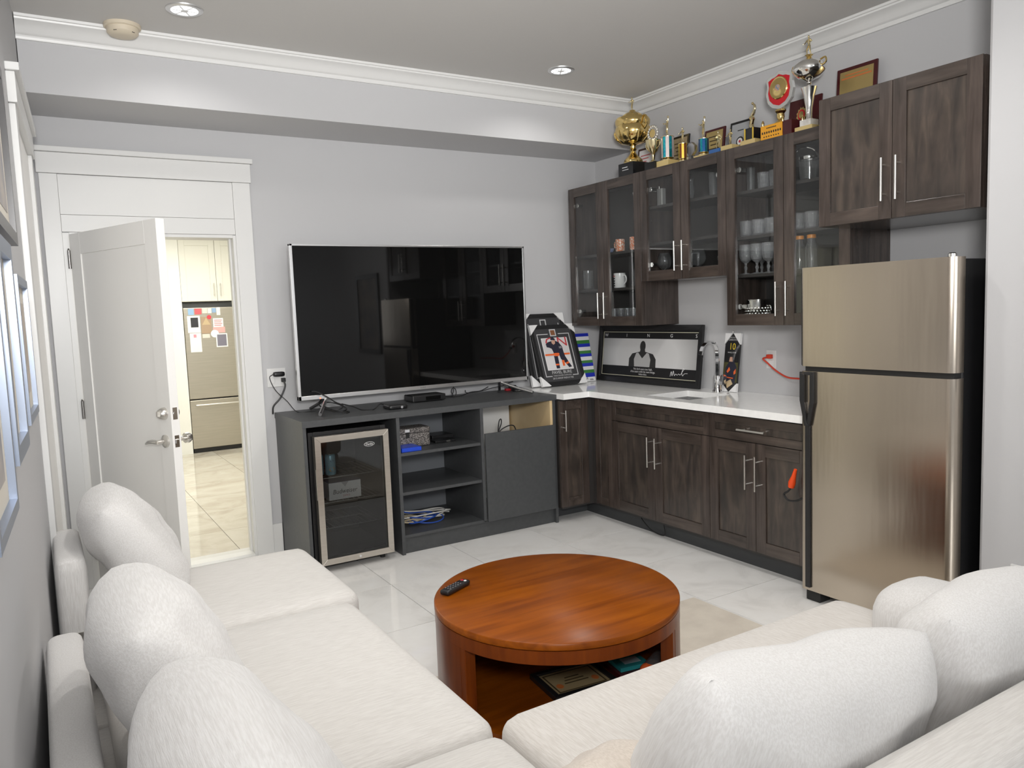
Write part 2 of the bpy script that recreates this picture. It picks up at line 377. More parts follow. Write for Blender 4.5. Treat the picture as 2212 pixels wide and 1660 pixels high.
bx('housing', white_m, kl, -3.45,-1.75,1.05,3.75,2.575,2.6); bx('diffuser', mat('lamp diffuser',(.9,.9,.85),.5,emit=((1,.97,.9),1.5)), kl, -3.40,-1.80,1.10,3.70,2.565,2.575)
cream_m = mat('cream cabinet paint', (.78,.77,.70), .35)
kc = thing('kitchen_wall_cabinet', 'white shaker wall cabinet above the far kitchen fridge', 'cabinet', (-1.95,4.7,1.725))
bx('body', cream_m, kc, -2.461,-1.30,4.40,4.999,1.725,2.42)
def shaker(y0, y1, z0, z1, w, m=None, depth=.007, t=.02):
    m = m or MB(); m.box(0,t,y0,y0+w,z0,z1).box(0,t,y1-w,y1,z0,z1).box(0,t,y0+w,y1-w,z1-w,z1).box(0,t,y0+w,y1-w,z0,z0+w).box(depth,t-.002,y0+w,y1-w,z0+w,z1-w)
    return m
for a, b, hx in ((-2.458,-2.0765,-2.11),(-2.0725,-1.70,-2.04),(-1.696,-1.32,-1.36)):
    d = shaker(a, b, 1.728, 2.417, .065); d.v = [(y_, 4.38+x_, z_) for x_, y_, z_ in d.v]
    d = d.build('door', cream_m, kc, .0015)
    h = MB().tube([(hx,4.35,1.78),(hx,4.35,1.93)], .005, 8); h.tube([(hx,4.381,1.80),(hx,4.35,1.80)], .004, 6).tube([(hx,4.381,1.91),(hx,4.35,1.91)], .004, 6); h.build('handle', steel_m, d)
kfr = thing('kitchen_fridge', 'stainless bottom freezer fridge far beyond the doorway with notes on it', 'fridge', (-2.0,4.7,0))
kst_m = mat('warm stainless', (.50,.47,.40), .36, 1, var=((.54,.50,.43),3,2), stretch=(1,1,20))
bx('body', mat('dark grey enamel',(.10,.10,.10),.5), kfr, -2.455,-1.56,4.44,4.99,.03,1.66)
bx('grille', black_m, kfr, -2.445,-1.57,4.40,4.44,.005,.05)
fd = bx('upper_door', kst_m, kfr, -2.455,-1.56,4.375,4.438,.622,1.655, .006)
dr = bx('freezer_drawer', kst_m, kfr, -2.455,-1.56,4.375,4.438,.052,.608, .006)
h = MB().tube([(-2.40,4.33,.55),(-1.62,4.33,.55)], .013, 12); h.tube([(-2.36,4.376,.55),(-2.36,4.33,.55)], .010, 8).tube([(-1.66,4.376,.55),(-1.66,4.33,.55)], .010, 8); h.build('handle', steel_m, dr)
# notes and magnets on that fridge: x0,x1,z0,z1,colour,extra,label
notes = [(-2.405,-2.345,1.575,1.645,(.30,.48,.70),'round',"blue photo magnet at the top left corner of the far fridge door",'magnet'),
 (-2.335,-2.262,1.580,1.648,(.62,.12,.14),None,"red photo magnet in the top row on the far fridge door",'magnet'),
 (-2.255,-2.20,1.590,1.648,(.72,.66,.60),None,"pale beige card in the top row on the far fridge door",'card'),
 (-2.195,-2.155,1.588,1.645,(.75,.74,.72),None,"small white card in the top row on the far fridge door",'card'),
 (-2.15,-2.105,1.595,1.648,(.28,.42,.62),None,"small blue card near the top right of the far fridge notes",'card'),
 (-2.10,-2.06,1.565,1.655,(.80,.80,.78),None,"white tag with round top at the right of the fridge notes",'tag'),
 (-2.42,-2.285,1.375,1.565,(.84,.84,.82),'photo',"white framed photo print with a dark picture on the far fridge",'photo'),
 (-2.275,-2.165,1.36,1.55,(.42,.30,.20),'house',"brown picture card in the middle of the far fridge notes",'card'),
 (-2.145,-2.035,1.43,1.53,(.86,.86,.84),'lines',"white printed note lying over a pink card on the far fridge",'note'),
 (-2.15,-2.02,1.365,1.43,(.80,.42,.40),None,"pink card below the printed note on the far fridge",'card'),
 (-2.405,-2.285,1.155,1.37,(.84,.83,.82),'pink',"long white notepad with a pink print low on the far fridge",'notepad'),
 (-2.125,-2.0,1.20,1.355,(.85,.85,.85),'dark',"white bordered dark postcard low right on the far fridge",'postcard'),
 (-2.27,-2.19,1.31,1.355,(.70,.66,.58),None,"small beige magnet under the brown card on the far fridge",'magnet')]
for i, (x0,x1,z0,z1,c,ex,lb,ct) in enumerate(notes):
    yb = 4.375-.0005*(i % 4)
    t = thing({'magnet':'fridge_magnet','card':'note_card','tag':'paper_tag','photo':'photo_print','note':'printed_note','notepad':'notepad','postcard':'postcard'}[ct], lb, ct, ((x0+x1)/2,yb,z0))
    bx('sheet', mat('note colour %.2f %.2f %.2f' % c, c, .6), t, x0,x1,yb-.004,yb,z0,z1)
    if ex == 'photo': bx('picture', mat('dark print',(.03,.03,.035),.5), t, x0+.035,x1-.02,yb-.0048,yb-.004,z0+.06,z1-.02)
    if ex == 'dark': bx('picture', mat('slate print',(.20,.19,.24),.5), t, x0+.012,x1-.012,yb-.0048,yb-.004,z0+.012,z1-.012)
    if ex == 'pink': bx('print', mat('pink print',(.75,.30,.35),.5), t, x0+.04,x0+.07,yb-.0048,yb-.004,z1-.05,z1-.015)
    if ex == 'house': MB().prism([(x0+.01,z0+.10),(x1-.01,z0+.10),((x0+x1)/2,z1-.01)], yb-.0048,yb-.004,'y').build('print', mat('ochre print',(.55,.42,.25),.5), t)
    if ex == 'lines':
        q = MB()
        for kk in range(4): q.box(x0+.012,x1-.012-.01*(kk % 2),yb-.0048,yb-.004,z1-.025-.02*kk,z1-.018-.02*kk)
        q.build('print', mat('red ink',(.55,.15,.15),.6), t)
t = MB(); t.lathe([(.044,-.004),(.044,0)], (-2.135,4.373,1.355), 20, 0, True, 'y'); t = t.build('fridge_magnet', mat('white disc',(.85,.85,.85),.4)); tag(t, 'round white magnet in the middle of the far fridge notes', 'magnet')
t = MB(); t.lathe([(.024,-.004),(.024,0)], (-2.185,4.371,1.545), 20, 0, True, 'y'); t = t.build('fridge_magnet', mat('red disc',(.65,.06,.08),.4)); tag(t, 'small round red magnet above the fridge notes', 'magnet')
# ------------------------------------------------------------------ television
tv = thing('television', 'large flat television with thin silver frame standing on the grey console', 'television', (-1.683,-.2,.9055))
TL, TR, TB, TT, TY = -2.5318, -.8337, .9862, 1.9534, -.20
bx('back_housing', blackmat_m, tv, TL+.02,TR-.02,TY+.012,TY+.05,TB+.03,TT-.02, .004)
tvs_m = mat('silver tv frame', (.70,.70,.70), .3, 1)
fr = MB().box(TL,TL+.018,TY-.012,TY+.02,TB,TT).box(TR-.012,TR,TY-.012,TY+.02,TB,TT).box(TL,TR,TY-.012,TY+.02,TT-.012,TT).box(TL,TR,TY-.012,TY+.02,TB,TB+.026).build('frame', tvs_m, tv, .0015)
screen_m = mat('black glossy screen', (.004,.004,.004), .03, spec=.35)
bx('screen', screen_m, tv, TL+.017,TR-.011,TY-.006,TY+.012,TB+.025,TT-.011)
q = MB(); letter(q, 'SONY', .016, lambda a,b: (-1.683+a, TY-.0125, TB+.013+b)); q.build('lettering', mat('dark print grey',(.12,.12,.12),.5), fr)
q = MB(); q.lathe([(.004,-.002),(.004,0)], (-2.395,TY-.0125,TB+.006), 10, 0, True, 'y'); q.build('status_light', mat('red led',(.9,.1,.05),.4,emit=((1,.12,.04),4)), fr)
for sx, s0 in ((-2.36,-1), (-1.06,1)):
    m = MB().tube(spline([(sx,-.21,.982),(sx+s0*.01,-.235,.975),(sx+s0*.06,-.33,.945),(sx+s0*.115,-.44,.9175)],6), .0105, 10); m.build('stand_leg', mat('satin silver',(.75,.75,.76),.3,1), tv)
    m = MB().tube(spline([(sx,-.17,.982),(sx+s0*.02,-.14,.955),(sx+s0*.06,-.07,.9165)],6), .0095, 10); m.build('stand_leg', mat('dark pewter',(.10,.10,.105),.4,.6), tv)
# ------------------------------------------------------------------ console
cg_m = mat('charcoal laminate', (.058,.061,.064), .42, var=((.066,.069,.072),40,3), bump=(400,.03,.001))
cgi_m = mat('charcoal laminate inner', (.050,.053,.055), .5)
CL, CR, CF, CH = -2.6299, -.8585, -.5956, .9055
cs = thing('tv_console', 'long charcoal grey media console with open shelves under the television', 'console', (-1.744,-.3,0))
bx('top_board', cg_m, cs, CL-.004,CR+.002,CF-.004,-.001,.868,CH, .0015)
bx('side_panel', cg_m, cs, CL,CL+.02,CF+.004,-.001,0,.868, .001)
bx('divider_panel', cg_m, cs, -2.052,-2.030,CF+.004,-.03,.0,.868, .001)
bx('divider_panel', cg_m, cs, -1.462,-1.440,CF+.004,-.03,.115,.868, .001)
bx('side_panel', cg_m, cs, -.885,-.864,CF+.004,-.001,0,.868, .001)
for z_ in (.102,.374,.622): bx('shelf_board', cg_m, cs, -2.030,-1.462,CF+.014,-.03,z_,z_+.019, .001)
bx('bottom_board', cgi_m, cs, -1.44,-.885,CF+.02,-.03,.102,.121)
MB().box(-2.03,-.885,-.03,-.012,.10,.868).build('back_board', mat('grey backing',(.16,.17,.185),.6), cs)
bx('toe_board', cg_m, cs, -2.048,-.885,-.565,-.547,0,.112, .001)
bx('raw_edge_strip', mat('raw chipboard',(.50,.38,.24),.8), cs, -2.051,-2.048,-.566,-.540,0,.115)
bx('drop_door', cg_m, cs, -1.4365,-.888,CF-.010,CF+.006,.108,.698, .0015)
bx('inner_panel', mat('light birch panel',(.62,.45,.24),.5,var=((.70,.53,.30),4,3)), cs, -.906,-.886,-.585,-.035,.122,.866)
# ------------------------------------------------------------------ beverage cooler
cool = thing('beverage_cooler', 'black glass door beverage cooler with steel frame built into the grey console', 'cooler', (-2.34,-.35,0))
kb_m = mat('black enamel', (.01,.01,.011), .3); BX0, BX1, BZ0, BZ1 = -2.594,-2.112,.045,.832
m = MB().box(BX0,BX0+.03,-.56,-.05,BZ0,BZ1).box(BX1-.03,BX1,-.56,-.05,BZ0,BZ1).box(BX0+.03,BX1-.03,-.56,-.05,BZ1-.04,BZ1).box(BX0+.03,BX1-.03,-.56,-.05,BZ0,BZ0+.04).box(BX0+.03,BX1-.03,-.08,-.05,BZ0+.04,BZ1-.04)
m.build('cabinet', kb_m, cool, .002)
for x_ in (BX0+.05, BX1-.05): MB().lathe([(.016,.0),(.014,.045)], (x_,-.53,0), 12).build('foot', rubber_m, cool)
ss_m = mat('brushed stainless', (.62,.58,.52), .30, 1, var=((.66,.62,.56),5,2), stretch=(2,2,30), aniso=.5)
X0, X1, Z0, Z1 = -2.574,-2.118,.046,.812; y0, y1 = -.622,-.575; fw_ = .036
m = MB()
for P in ([(X0,Z0),(X0+fw_,Z0+fw_),(X0+fw_,Z1-fw_),(X0,Z1)], [(X1,Z1),(X1-fw_,Z1-fw_),(X1-fw_,Z0+fw_),(X1,Z0)], [(X0,Z1),(X0+fw_,Z1-fw_),(X1-fw_,Z1-fw_),(X1,Z1)], [(X1,Z0),(X1-fw_,Z0+fw_),(X0+fw_,Z0+fw_),(X0,Z0)]):
    m.prism(P, y0, y1, 'y')
cdoor = m.build('door', ss_m, cool, .001)
bx('glass', pane_glass('smoked cooler glass',(.62,.63,.63),1.3), cdoor, X0+fw_,X1-fw_,y0+.008,y0+.012,Z0+fw_,Z1-fw_)
MB().box(X0-.003,X0,y0+.004,y0+.04,.44,.62).build('handle', steel_m, cdoor, .001)
q = MB(); q.lathe([(.007,-.003),(.007,0)], (-2.338,y0,.064), 12, 0, True, 'y'); q.build('lock', chrome_m, cdoor)
q = MB(); yl = y0+.0075
oval = [(-2.241+.033*math.cos(a*.2618), .733+.0135*math.sin(a*.2618)) for a in range(24)]
q.prism(oval, yl-.0006, yl, 'y', 0); inner = [(-2.241+.031*math.cos(a*.2618), .733+.0118*math.sin(a*.2618)) for a in range(24)]
q.prism(inner, yl-.0010, yl-.0006, 'y', 1); letter(q, 'Danby', .018, lambda a,b: (-2.241+a+.15*b, yl-.0013, .733+b), 0)
q.build('logo', [mat('white print',(.85,.85,.85),.5), black_m], cdoor)
wire_m = mat('dark chrome wire', (.25,.25,.25), .3, 1)
for z_ in (.24, .395, .545):
    m = MB()
    for i in range(13): m.tube([(BX0+.04+i*.0335,-.52,z_),(BX0+.04+i*.0335,-.10,z_)], .0018, 5)
    for yy in (-.52,-.31,-.10): m.tube([(BX0+.031,yy,z_-.003),(BX1-.031,yy,z_-.003)], .0026, 5)
    m.build('wire_shelf', wire_m, cool)
bx('lining_top', mat('cooler liner',(.05,.045,.04),.5), cool, BX0+.031,BX1-.031,-.55,-.09,BZ1-.075,BZ1-.041)
can_m = mat('pale blue can', (.30,.52,.62), .3, .3, var=((.36,.60,.70),20,2)); org_m = mat('orange print', (.85,.38,.06), .5)
def can(x_, y_, lb):
    t = thing('drink_can', lb, 'can', (x_,y_,.549), 'blue cans in the cooler')
    MB().lathe([(.020,.549),(.028,.553),(.031,.560),(.031,.665),(.027,.676),(.026,.677)], (x_,y_,0), 22).build('can_body', can_m, t)
    MB().lathe([(.026,.6771),(.0265,.679),(.024,.679),(.023,.6775)], (x_,y_,0), 22).build('can_lid', silver_m, t)
    q = MB(); n = 10
    for nm, mm, z0_, hh, dd in (('fruit_print', org_m, .572, .030, .0004),('roundel', mat('dark teal print',(.03,.09,.14),.5), .633, .012, .0004)):
        q = MB(); vs = []; R = .031+dd
        for i in range(16):
            a = 2*math.pi*i/16; th = -math.pi/2+(math.cos(a)*(.55 if mm is org_m else .36)); vs.append((x_+R*math.cos(th), y_+R*math.sin(th), z0_+hh*.5+math.sin(a)*hh*.5))
        q.add(vs, [tuple(range(16))]); q.build(nm, mm, t)
can(-2.44,-.47,'pale blue drink can with orange print, front of the cooler shelf'); can(-2.505,-.44,'pale blue can at the left edge of the cooler shelf, half hidden')
ct = thing('drink_carton', 'white drinks carton with dark lid print on the lower cooler shelf', 'carton', (-2.367,-.40,.398))
bx('box', mat('white carton',(.75,.75,.75),.5), ct, -2.468,-2.267,-.50,-.32,.3985,.503, .001)
bx('top_print', mat('navy carton print',(.05,.06,.12),.5), ct, -2.467,-2.268,-.499,-.321,.503,.5045)
q = MB(); letter(q, 'Budweiser', .040, lambda a,b: (-2.367+a*.9+.2*b, -.5006, .446+b)); q.build('lettering', mat('black print',(.02,.02,.02),.6), ct)
q = MB(); letter(q, 'ZERO', .015, lambda a,b: (-2.36+a, -.5006, .418+b), spacing=1.3); q.build('lettering', mat('red print',(.5,.04,.05),.6), ct)
MB().prism([(-2.39,.503),(-2.344,.503),(-2.367,.472)], -.5008,-.5002,'y').build('emblem', mat('grey print',(.45,.45,.46),.6), ct)
# ------------------------------------------------------------------ things on and in the console
sb = thing('set_top_box', 'flat black set top box under the television near the middle', 'media box', (-1.66,-.19,.9055))
bx('case', black_m, sb, -1.785,-1.54,-.262,-.115,.910,.952, .006); bx('front_window', screen_m, sb, -1.69,-1.58,-.2632,-.2622,.917,.942)
for x_ in (-1.77,-1.555): bx('foot', rubber_m, sb, x_-.008,x_+.008,-.25,-.13,.9055,.9105)
st = thing('streaming_box', 'small rounded black streaming box on the console top left of centre', 'media box', (-1.985,-.43,.9055))
MB().rbox((.062,.062,.014), .012, 3, c=(-1.985,-.43,.9195)).build('case', black_m, st)
q = MB(); q.lathe([(.008,-.001),(.008,0)], (-1.965,-.4925,.9185), 12, 0, True, 'y'); q.build('logo', mat('print grey',(.35,.35,.36),.5), st)
cable_m = mat('black cable', (.014,.014,.015), .5)
def cable(name, label, pts, r=.0035, m=None, n=6, cat='cable', group=None):
    o = MB().tube(spline(pts, n), r, 6).build(name, m or cable_m); return tag(o, label, cat, group)
Zc = .9092
cable('power_cable', 'thick black power cable from the wall outlet down behind the console', [(-2.568,-.035,1.105),(-2.566,-.045,1.07),(-2.60,-.045,1.0),(-2.645,-.04,.95),(-2.65,-.03,.90)], .0055)
cable('thin_cable', 'thin black adapter cable running from the outlet across the console top', [(-2.636,-.04,1.152),(-2.66,-.05,1.13),(-2.63,-.06,1.05),(-2.57,-.08,.98),(-2.52,-.12,Zc),(-2.44,-.17,Zc),(-2.38,-.20,Zc+.004)], .0026)
cable('coiled_cable', 'tangled black cable coiled around the left television foot', [(-2.37,-.16,.985),(-2.40,-.20,.945),(-2.34,-.30,Zc),(-2.27,-.36,Zc),(-2.30,-.42,Zc),(-2.37,-.40,.93),(-2.41,-.30,.955),(-2.36,-.24,.965),(-2.30,-.26,.95),(-2.27,-.33,.925),(-2.31,-.38,Zc+.006)], .0045)
cable('looped_cable', 'black cable looping up over the left television foot', [(-2.45,-.215,1.04),(-2.42,-.225,1.035),(-2.36,-.23,1.0),(-2.32,-.27,.965),(-2.29,-.33,.945),(-2.33,-.37,.93),(-2.38,-.35,.93)], .004)
cable('video_cable', 'black cable lying from the left foot to the small streaming box', [(-2.28,-.27,.95),(-2.22,-.31,.93),(-2.18,-.36,Zc),(-2.13,-.40,Zc),(-2.10,-.38,Zc+.004),(-2.06,-.36,.935),(-2.03,-.35,.93),(-1.985,-.366,.922)], .004)
cable('hanging_loop_cable', 'small loop of black cable hanging below the television frame', [(-1.44,-.19,.99),(-1.445,-.195,.955),(-1.455,-.195,.925),(-1.44,-.195,.914),(-1.425,-.195,.935),(-1.43,-.195,.965),(-1.45,-.195,.975),(-1.46,-.19,.95),(-1.445,-.19,.918)], .0035)
cable('right_cable', 'thin black cables trailing from the set top box to the right foot', [(-1.54,-.13,.925),(-1.45,-.12,Zc),(-1.36,-.14,Zc),(-1.27,-.12,.925),(-1.20,-.14,.93),(-1.14,-.15,.955)], .0035)
cable('right_wavy_cable', 'thin black cable wriggling beside the right television foot', [(-1.33,-.15,.945),(-1.31,-.14,.925),(-1.22,-.17,.93),(-1.12,-.17,.945),(-1.02,-.14,.95),(-.95,-.12,.965),(-.90,-.10,.97)], .0032)
ol = thing('wall_outlet', 'white double gang wall plate with plugs beside the white door casing', 'outlet', (-2.606,0,1.07))
bx('plate', white_m, ol, -2.665,-2.546,-.006,0,1.069,1.187, .002)
bx('rocker_switch', white_m, ol, -2.643,-2.620,-.011,-.006,1.092,1.128, .001)
bx('socket', mat('white plastic',(.80,.80,.80),.4), ol, -2.585,-2.558,-.009,-.006,1.09,1.165, .001)
ad = thing('power_adapter', 'small black plug adapter in the wall plate left of the television', 'adapter', (-2.595,-.02,1.15))
MB().rbox((.037,.016,.016), .013, 2, c=(-2.595,-.026,1.150)).build('body', black_m, ad)
pl = thing('power_plug', 'black power plug below the adapter in the wall plate', 'plug', (-2.568,-.02,1.11))
MB().box(-2.581,-2.555,-.034,-.0095,1.098,1.124).build('plug_body', black_m, pl, .003)
bk = thing('woven_basket', 'small grey woven lidded box on the top console shelf', 'basket', (-1.85,-.34,.641))
wv_m = mat('woven grey cord', (.05,.045,.042), .7, var=((.36,.33,.31),130,2,.40,.62), stretch=(1,1,1.6), bump=(140,.8,.004))
MB().rbox((.107,.075,.045), .012, 3, c=(-1.852,-.345,.6865)).build('body', wv_m, bk); MB().rbox((.110,.078,.018), .012, 3, c=(-1.852,-.345,.748)).build('lid', wv_m, bk)
bx('clasp', mat('white tag',(.8,.8,.8),.5), bk, -1.925,-1.893,-.4275,-.4235,.742,.760); bx('strap', black_m, bk, -1.918,-1.895,-.426,-.422,.705,.742)
bl = thing('blue_case', 'bright blue plastic game case lying at the front of the top console shelf', 'case', (-1.945,-.49,.641))
bx('cover', mat('blue plastic',(.01,.06,.55),.3), bl, -2.012,-1.878,-.565,-.40,.6415,.667, .002)
ph = thing('black_gadget', 'thin black handset lying on the top console shelf', 'gadget', (-1.62,-.36,.641)); bx('case', black_m, ph, -1.70,-1.55,-.40,-.31,.6415,.656, .003); bx('silver_end', silver_m, ph, -1.62,-1.59,-.402,-.40,.643,.653)
g2 = thing('black_gadget', 'flat black box at the back of the top console shelf', 'gadget', (-1.56,-.2,.641)); bx('case', black_m, g2, -1.66,-1.50,-.27,-.12,.6415,.67, .003)
def bundle(name, label, m, seed, cx, cy, z0, a, b, loops, r, ph0=0):
    rd = random.Random(seed); pts = []
    for i in range(loops*10+1):
        t = i/10*2*math.pi+ph0; k = 1+.22*math.sin(t*.37+seed)
        pts.append((cx+a*k*math.cos(t)+.02*math.sin(i*.21), cy+b*k*math.sin(t), z0+r+.012*(1+math.sin(i*.9+seed))+.0012*i))
    pts.append((cx-a*1.4, cy-b*.3, z0+.10)); pts.append((cx-a*1.5, cy+.08, z0+.15))
    return cable(name, label, pts, r, m, 4)
bundle('cable_bundle', 'white network cable bundle coiled on the bottom console shelf', mat('white cable',(.75,.74,.70),.5), 2, -1.77,-.33,.122,.15,.075,3,.0045)
bundle('cable_bundle', 'blue network cable coiled on the bottom console shelf', mat('blue cable',(.02,.08,.42),.5), 5, -1.81,-.40,.122,.10,.06,3,.0045,1.0)
bundle('cable_bundle', 'beige cable coiled between the white and blue ones on the bottom shelf', mat('beige cable',(.55,.47,.33),.5), 9, -1.87,-.36,.122,.09,.05,2,.006,.4)
pb = thing('white_board', 'white board standing in the open compartment above the grey drop door', 'board', (-1.30,-.20,.122)); bx('sheet', paper_m, pb, -1.40,-.92,-.060,-.045,.1215,.85)
bb = thing('black_device', 'black router standing at the left of the open compartment', 'device', (-1.42,-.4,.122)); bx('case', black_m, bb, -1.437,-1.415,-.50,-.32,.1215,.81, .002)
cable('compartment_cable', 'looped black cable poking up behind the grey drop door', [(-1.28,-.50,.60),(-1.275,-.50,.70),(-1.265,-.50,.755),(-1.25,-.50,.765),(-1.252,-.50,.73),(-1.275,-.50,.68),(-1.24,-.50,.70),(-1.19,-.50,.715),(-1.15,-.50,.708),(-1.13,-.50,.66)], .004)
rc = thing('red_plug_tip', 'small red and black plug lying at the right end of the console top', 'plug', (-.93,-.10,.9055))
MB().box(-.97,-.93,-.12,-.09,.9065,.923).build('red_end', mat('red plastic',(.45,.02,.03),.4), rc, .003); bx('black_end', black_m, rc, -.93,-.885,-.125,-.08,.9065,.945, .004)
cl_ = thing('tv_remote', 'slim black and silver remote lying at the right end of the console', 'remote', (-.89,-.2,.9055)); bx('case', black_m, cl_, -.955,-.865,-.215,-.175,.9065,.922, .003); bx('edge', silver_m, cl_, -.95,-.87,-.2175,-.2155,.910,.916)
# ------------------------------------------------------------------ kitchenette cabinets
dw_v = wood('dark stained maple upright', (.030,.022,.018), (.052,.039,.033), (.080,.060,.050), (9,9,.9), .26, .25)
dw_h = wood('dark stained maple level', (.032,.024,.020), (.054,.041,.034), (.078,.059,.049), (9,.9,9), .26, .25)
dwp_m = wood('dark stained maple panel', (.028,.023,.020), (.048,.037,.031), (.084,.064,.050), (6,6,1.1), .28, .25, 4.0, .7)
dark_in = mat('dark cabinet interior', (.040,.036,.034), .4)
toe_m = mat('charcoal toe board', (.055,.058,.061), .5)
def bar_handle(parent, p, q, out, r=.0055):
    """bar on two posts; p, q ends of the bar, out = vector from bar to door"""
    p, q, out = Vector(p), Vector(q), Vector(out); d = (q-p)
    m = MB().tube([p, q], r, 10)
    for t in (.16, .84): m.tube([p+d*t, p+d*t+out], r*.8, 8)
    return m.build('handle', steel_m, parent)
def cab_door(parent, y0, y1, z0, z1, xf, w=.066, glass=False, name='door', t=.02):
    """shaker door facing -x with its front at xf; y0 > y1"""
    m = MB(); m.box(xf,xf+t,y0-w,y0,z0,z1,0).box(xf,xf+t,y1,y1+w,z0,z1,0).box(xf,xf+t,y1+w,y0-w,z1-w,z1,1).box(xf,xf+t,y1+w,y0-w,z0,z0+w,1)
    if not glass: m.box(xf+.008,xf+t-.003,y1+w,y0-w,z0+w,z1-w,2)
    d = m.build(name, [dw_v, dw_h, dwp_m], parent, .0014)
    if glass: MB().box(xf+.009,xf+.013,y1+w,y0-w,z0+w,z1-w).build('glass', pane_m, d)
    return d
def hinge(parent, y, z, xf):
    m = MB().box(xf+.022,xf+.07,y-.010,y+.010,z-.012,z+.012).lathe([(.017,xf+.0215),(.017,xf+.027)], (0,y,z), 14, 0, True, 'x'); m.build('hinge', silver_m, parent, .002)
def upper(label, y0, yj, y1, z0, z1, xf, shelves, glass, hz, group='kitchenette wall cabinets', w=.066):
    t = thing('wall_cabinet', label, 'cabinet', (xf/2,(y0+y1)/2,z0), group)
    xb = xf+.021; fin = dw_v
    bx('side_panel', fin, t, xb,-.002,y0-.018,y0,z0,z1); bx('side_panel', fin, t, xb,-.002,y1,y1+.018,z0,z1)
    bx('top_panel', dark_in, t, xb,-.002,y1+.018,y0-.018,z1-.018,z1); bx('bottom_panel', dw_h, t, xb,-.002,y1+.018,y0-.018,z0,z0+.018)
    bx('back_panel', dark_in, t, -.012,-.002,y1+.018,y0-.018,z0+.018,z1-.018)
    for s in shelves: bx('shelf', dark_in, t, xb+.02,-.012,y1+.019,y0-.019,s-.018,s)
    for a, b, hy in ((y0-.001, yj+.0015, yj+.032), (yj-.0015, y1+.001, yj-.036)):
        d = cab_door(t, a, b, z0+.001, z1-.001, xf, w, glass)
        bar_handle(d, (xf-.032,hy,hz[0]), (xf-.032,hy,hz[1]), (.033,0,0))
        if glass:
            e = a-w-.014 if hy > yj else b+w+.014
            hinge(d, e, z0+.11, xf); hinge(d, e, z1-.13, xf)
    return t
upper('tall glass door wall cabinet nearest the corner, holding mugs', -.096,-.4967,-.9145,1.3586,2.395,-.34,(1.63,1.888),True,(1.412,1.60))
upper('short glass door wall cabinet above the sink between two tall ones', -.9155,-1.2992,-1.6795,1.6584,2.395,-.34,(1.913,2.156),True,(1.713,1.90))
upper('tall glass door wall cabinet beside the fridge, full of crystal glasses', -1.6805,-2.0956,-2.508,1.3586,2.395,-.34,(1.658,1.880,2.142),True,(1.413,1.602))
upper('solid door wall cabinet above the stainless fridge', -2.51,-2.888,-3.272,1.846,2.449,-.592,(),False,(1.925,2.115), w=.062)
# corner base cabinet (L-shaped), sink base, drawer base
cb = thing('corner_base_cabinet', 'L-shaped corner base cabinet with narrow doors beside the grey console', 'cabinet', (-.4,-.4,0), 'kitchenette base cabinets')
MB().prism([(-.852,-.003),(-.852,-.628),(-.578,-.628),(-.578,-.874),(-.003,-.874),(-.003,-.003)], .10,.874).build('body', dark_in, cb)
m = MB(); a0, a1, w = -.872,-.632,.06; yf = -.652
m.box(a0,a0+w,yf,yf+.02,.118,.862,0).box(a1-w,a1,yf,yf+.02,.118,.862,0).box(a0+w,a1-w,yf,yf+.02,.80,.862,1).box(a0+w,a1-w,yf,yf+.02,.118,.18,1).box(a0+w,a1-w,yf+.008,yf+.017,.18,.80,2)
d = m.build('door', [dw_v, dw_h, dwp_m], cb, .0014); bar_handle(d, (-.842,yf-.032,.655),(-.842,yf-.032,.80),(0,.033,0))
cab_door(cb, -.690,-.8735,.118,.862,-.60,.052)
sk = thing('sink_base_cabinet', 'wide dark base cabinet with two doors under the sink', 'cabinet', (-.3,-1.32,0), 'kitchenette base cabinets')
m = MB().box(-.578,-.003,-.895,-.876,.10,.874).box(-.578,-.003,-1.773,-1.755,.10,.874).box(-.578,-.003,-1.755,-.895,.10,.118).box(-.015,-.003,-1.755,-.895,.118,.874).box(-.578,-.56,-1.755,-.895,.83,.874).build('body', dark_in, sk)
cab_door(sk, -.877,-1.772,.729,.862,-.60,.045,name='false_front')
for a, b, hy in ((-.877,-1.2985,-1.265),(-1.3015,-1.772,-1.335)):
    d = cab_door(sk, a, b, .118,.725,-.60); bar_handle(d, (-.632,hy,.465),(-.632,hy,.66),(.033,0,0))
db = thing('drawer_base_cabinet', 'dark base cabinet with a drawer over two doors, half behind the fridge', 'cabinet', (-.3,-2.11,0), 'kitchenette base cabinets')
bx('body', dark_in, db, -.578,-.003,-2.47,-1.774,.10,.874)
d = cab_door(db, -1.775,-2.468,.729,.862,-.60,.045,name='drawer'); bar_handle(d, (-.632,-2.01,.795),(-.632,-2.20,.795),(.033,0,0))
for a, b, hy in ((-1.775,-2.1135,-2.066),(-2.1165,-2.468,-2.136)):
    d = cab_door(db, a, b, .118,.725,-.60); bar_handle(d, (-.632,hy,.466),(-.632,hy,.658),(.033,0,0))
tk = tag(MB().box(-.515,-.497,-2.47,-.46,.0,.0995).box(-.515,-.855,-.46,-.442,.0,.0995).build('toe_kick', toe_m), 'charcoal toe board along the floor under the dark base cabinets', 'toe board')
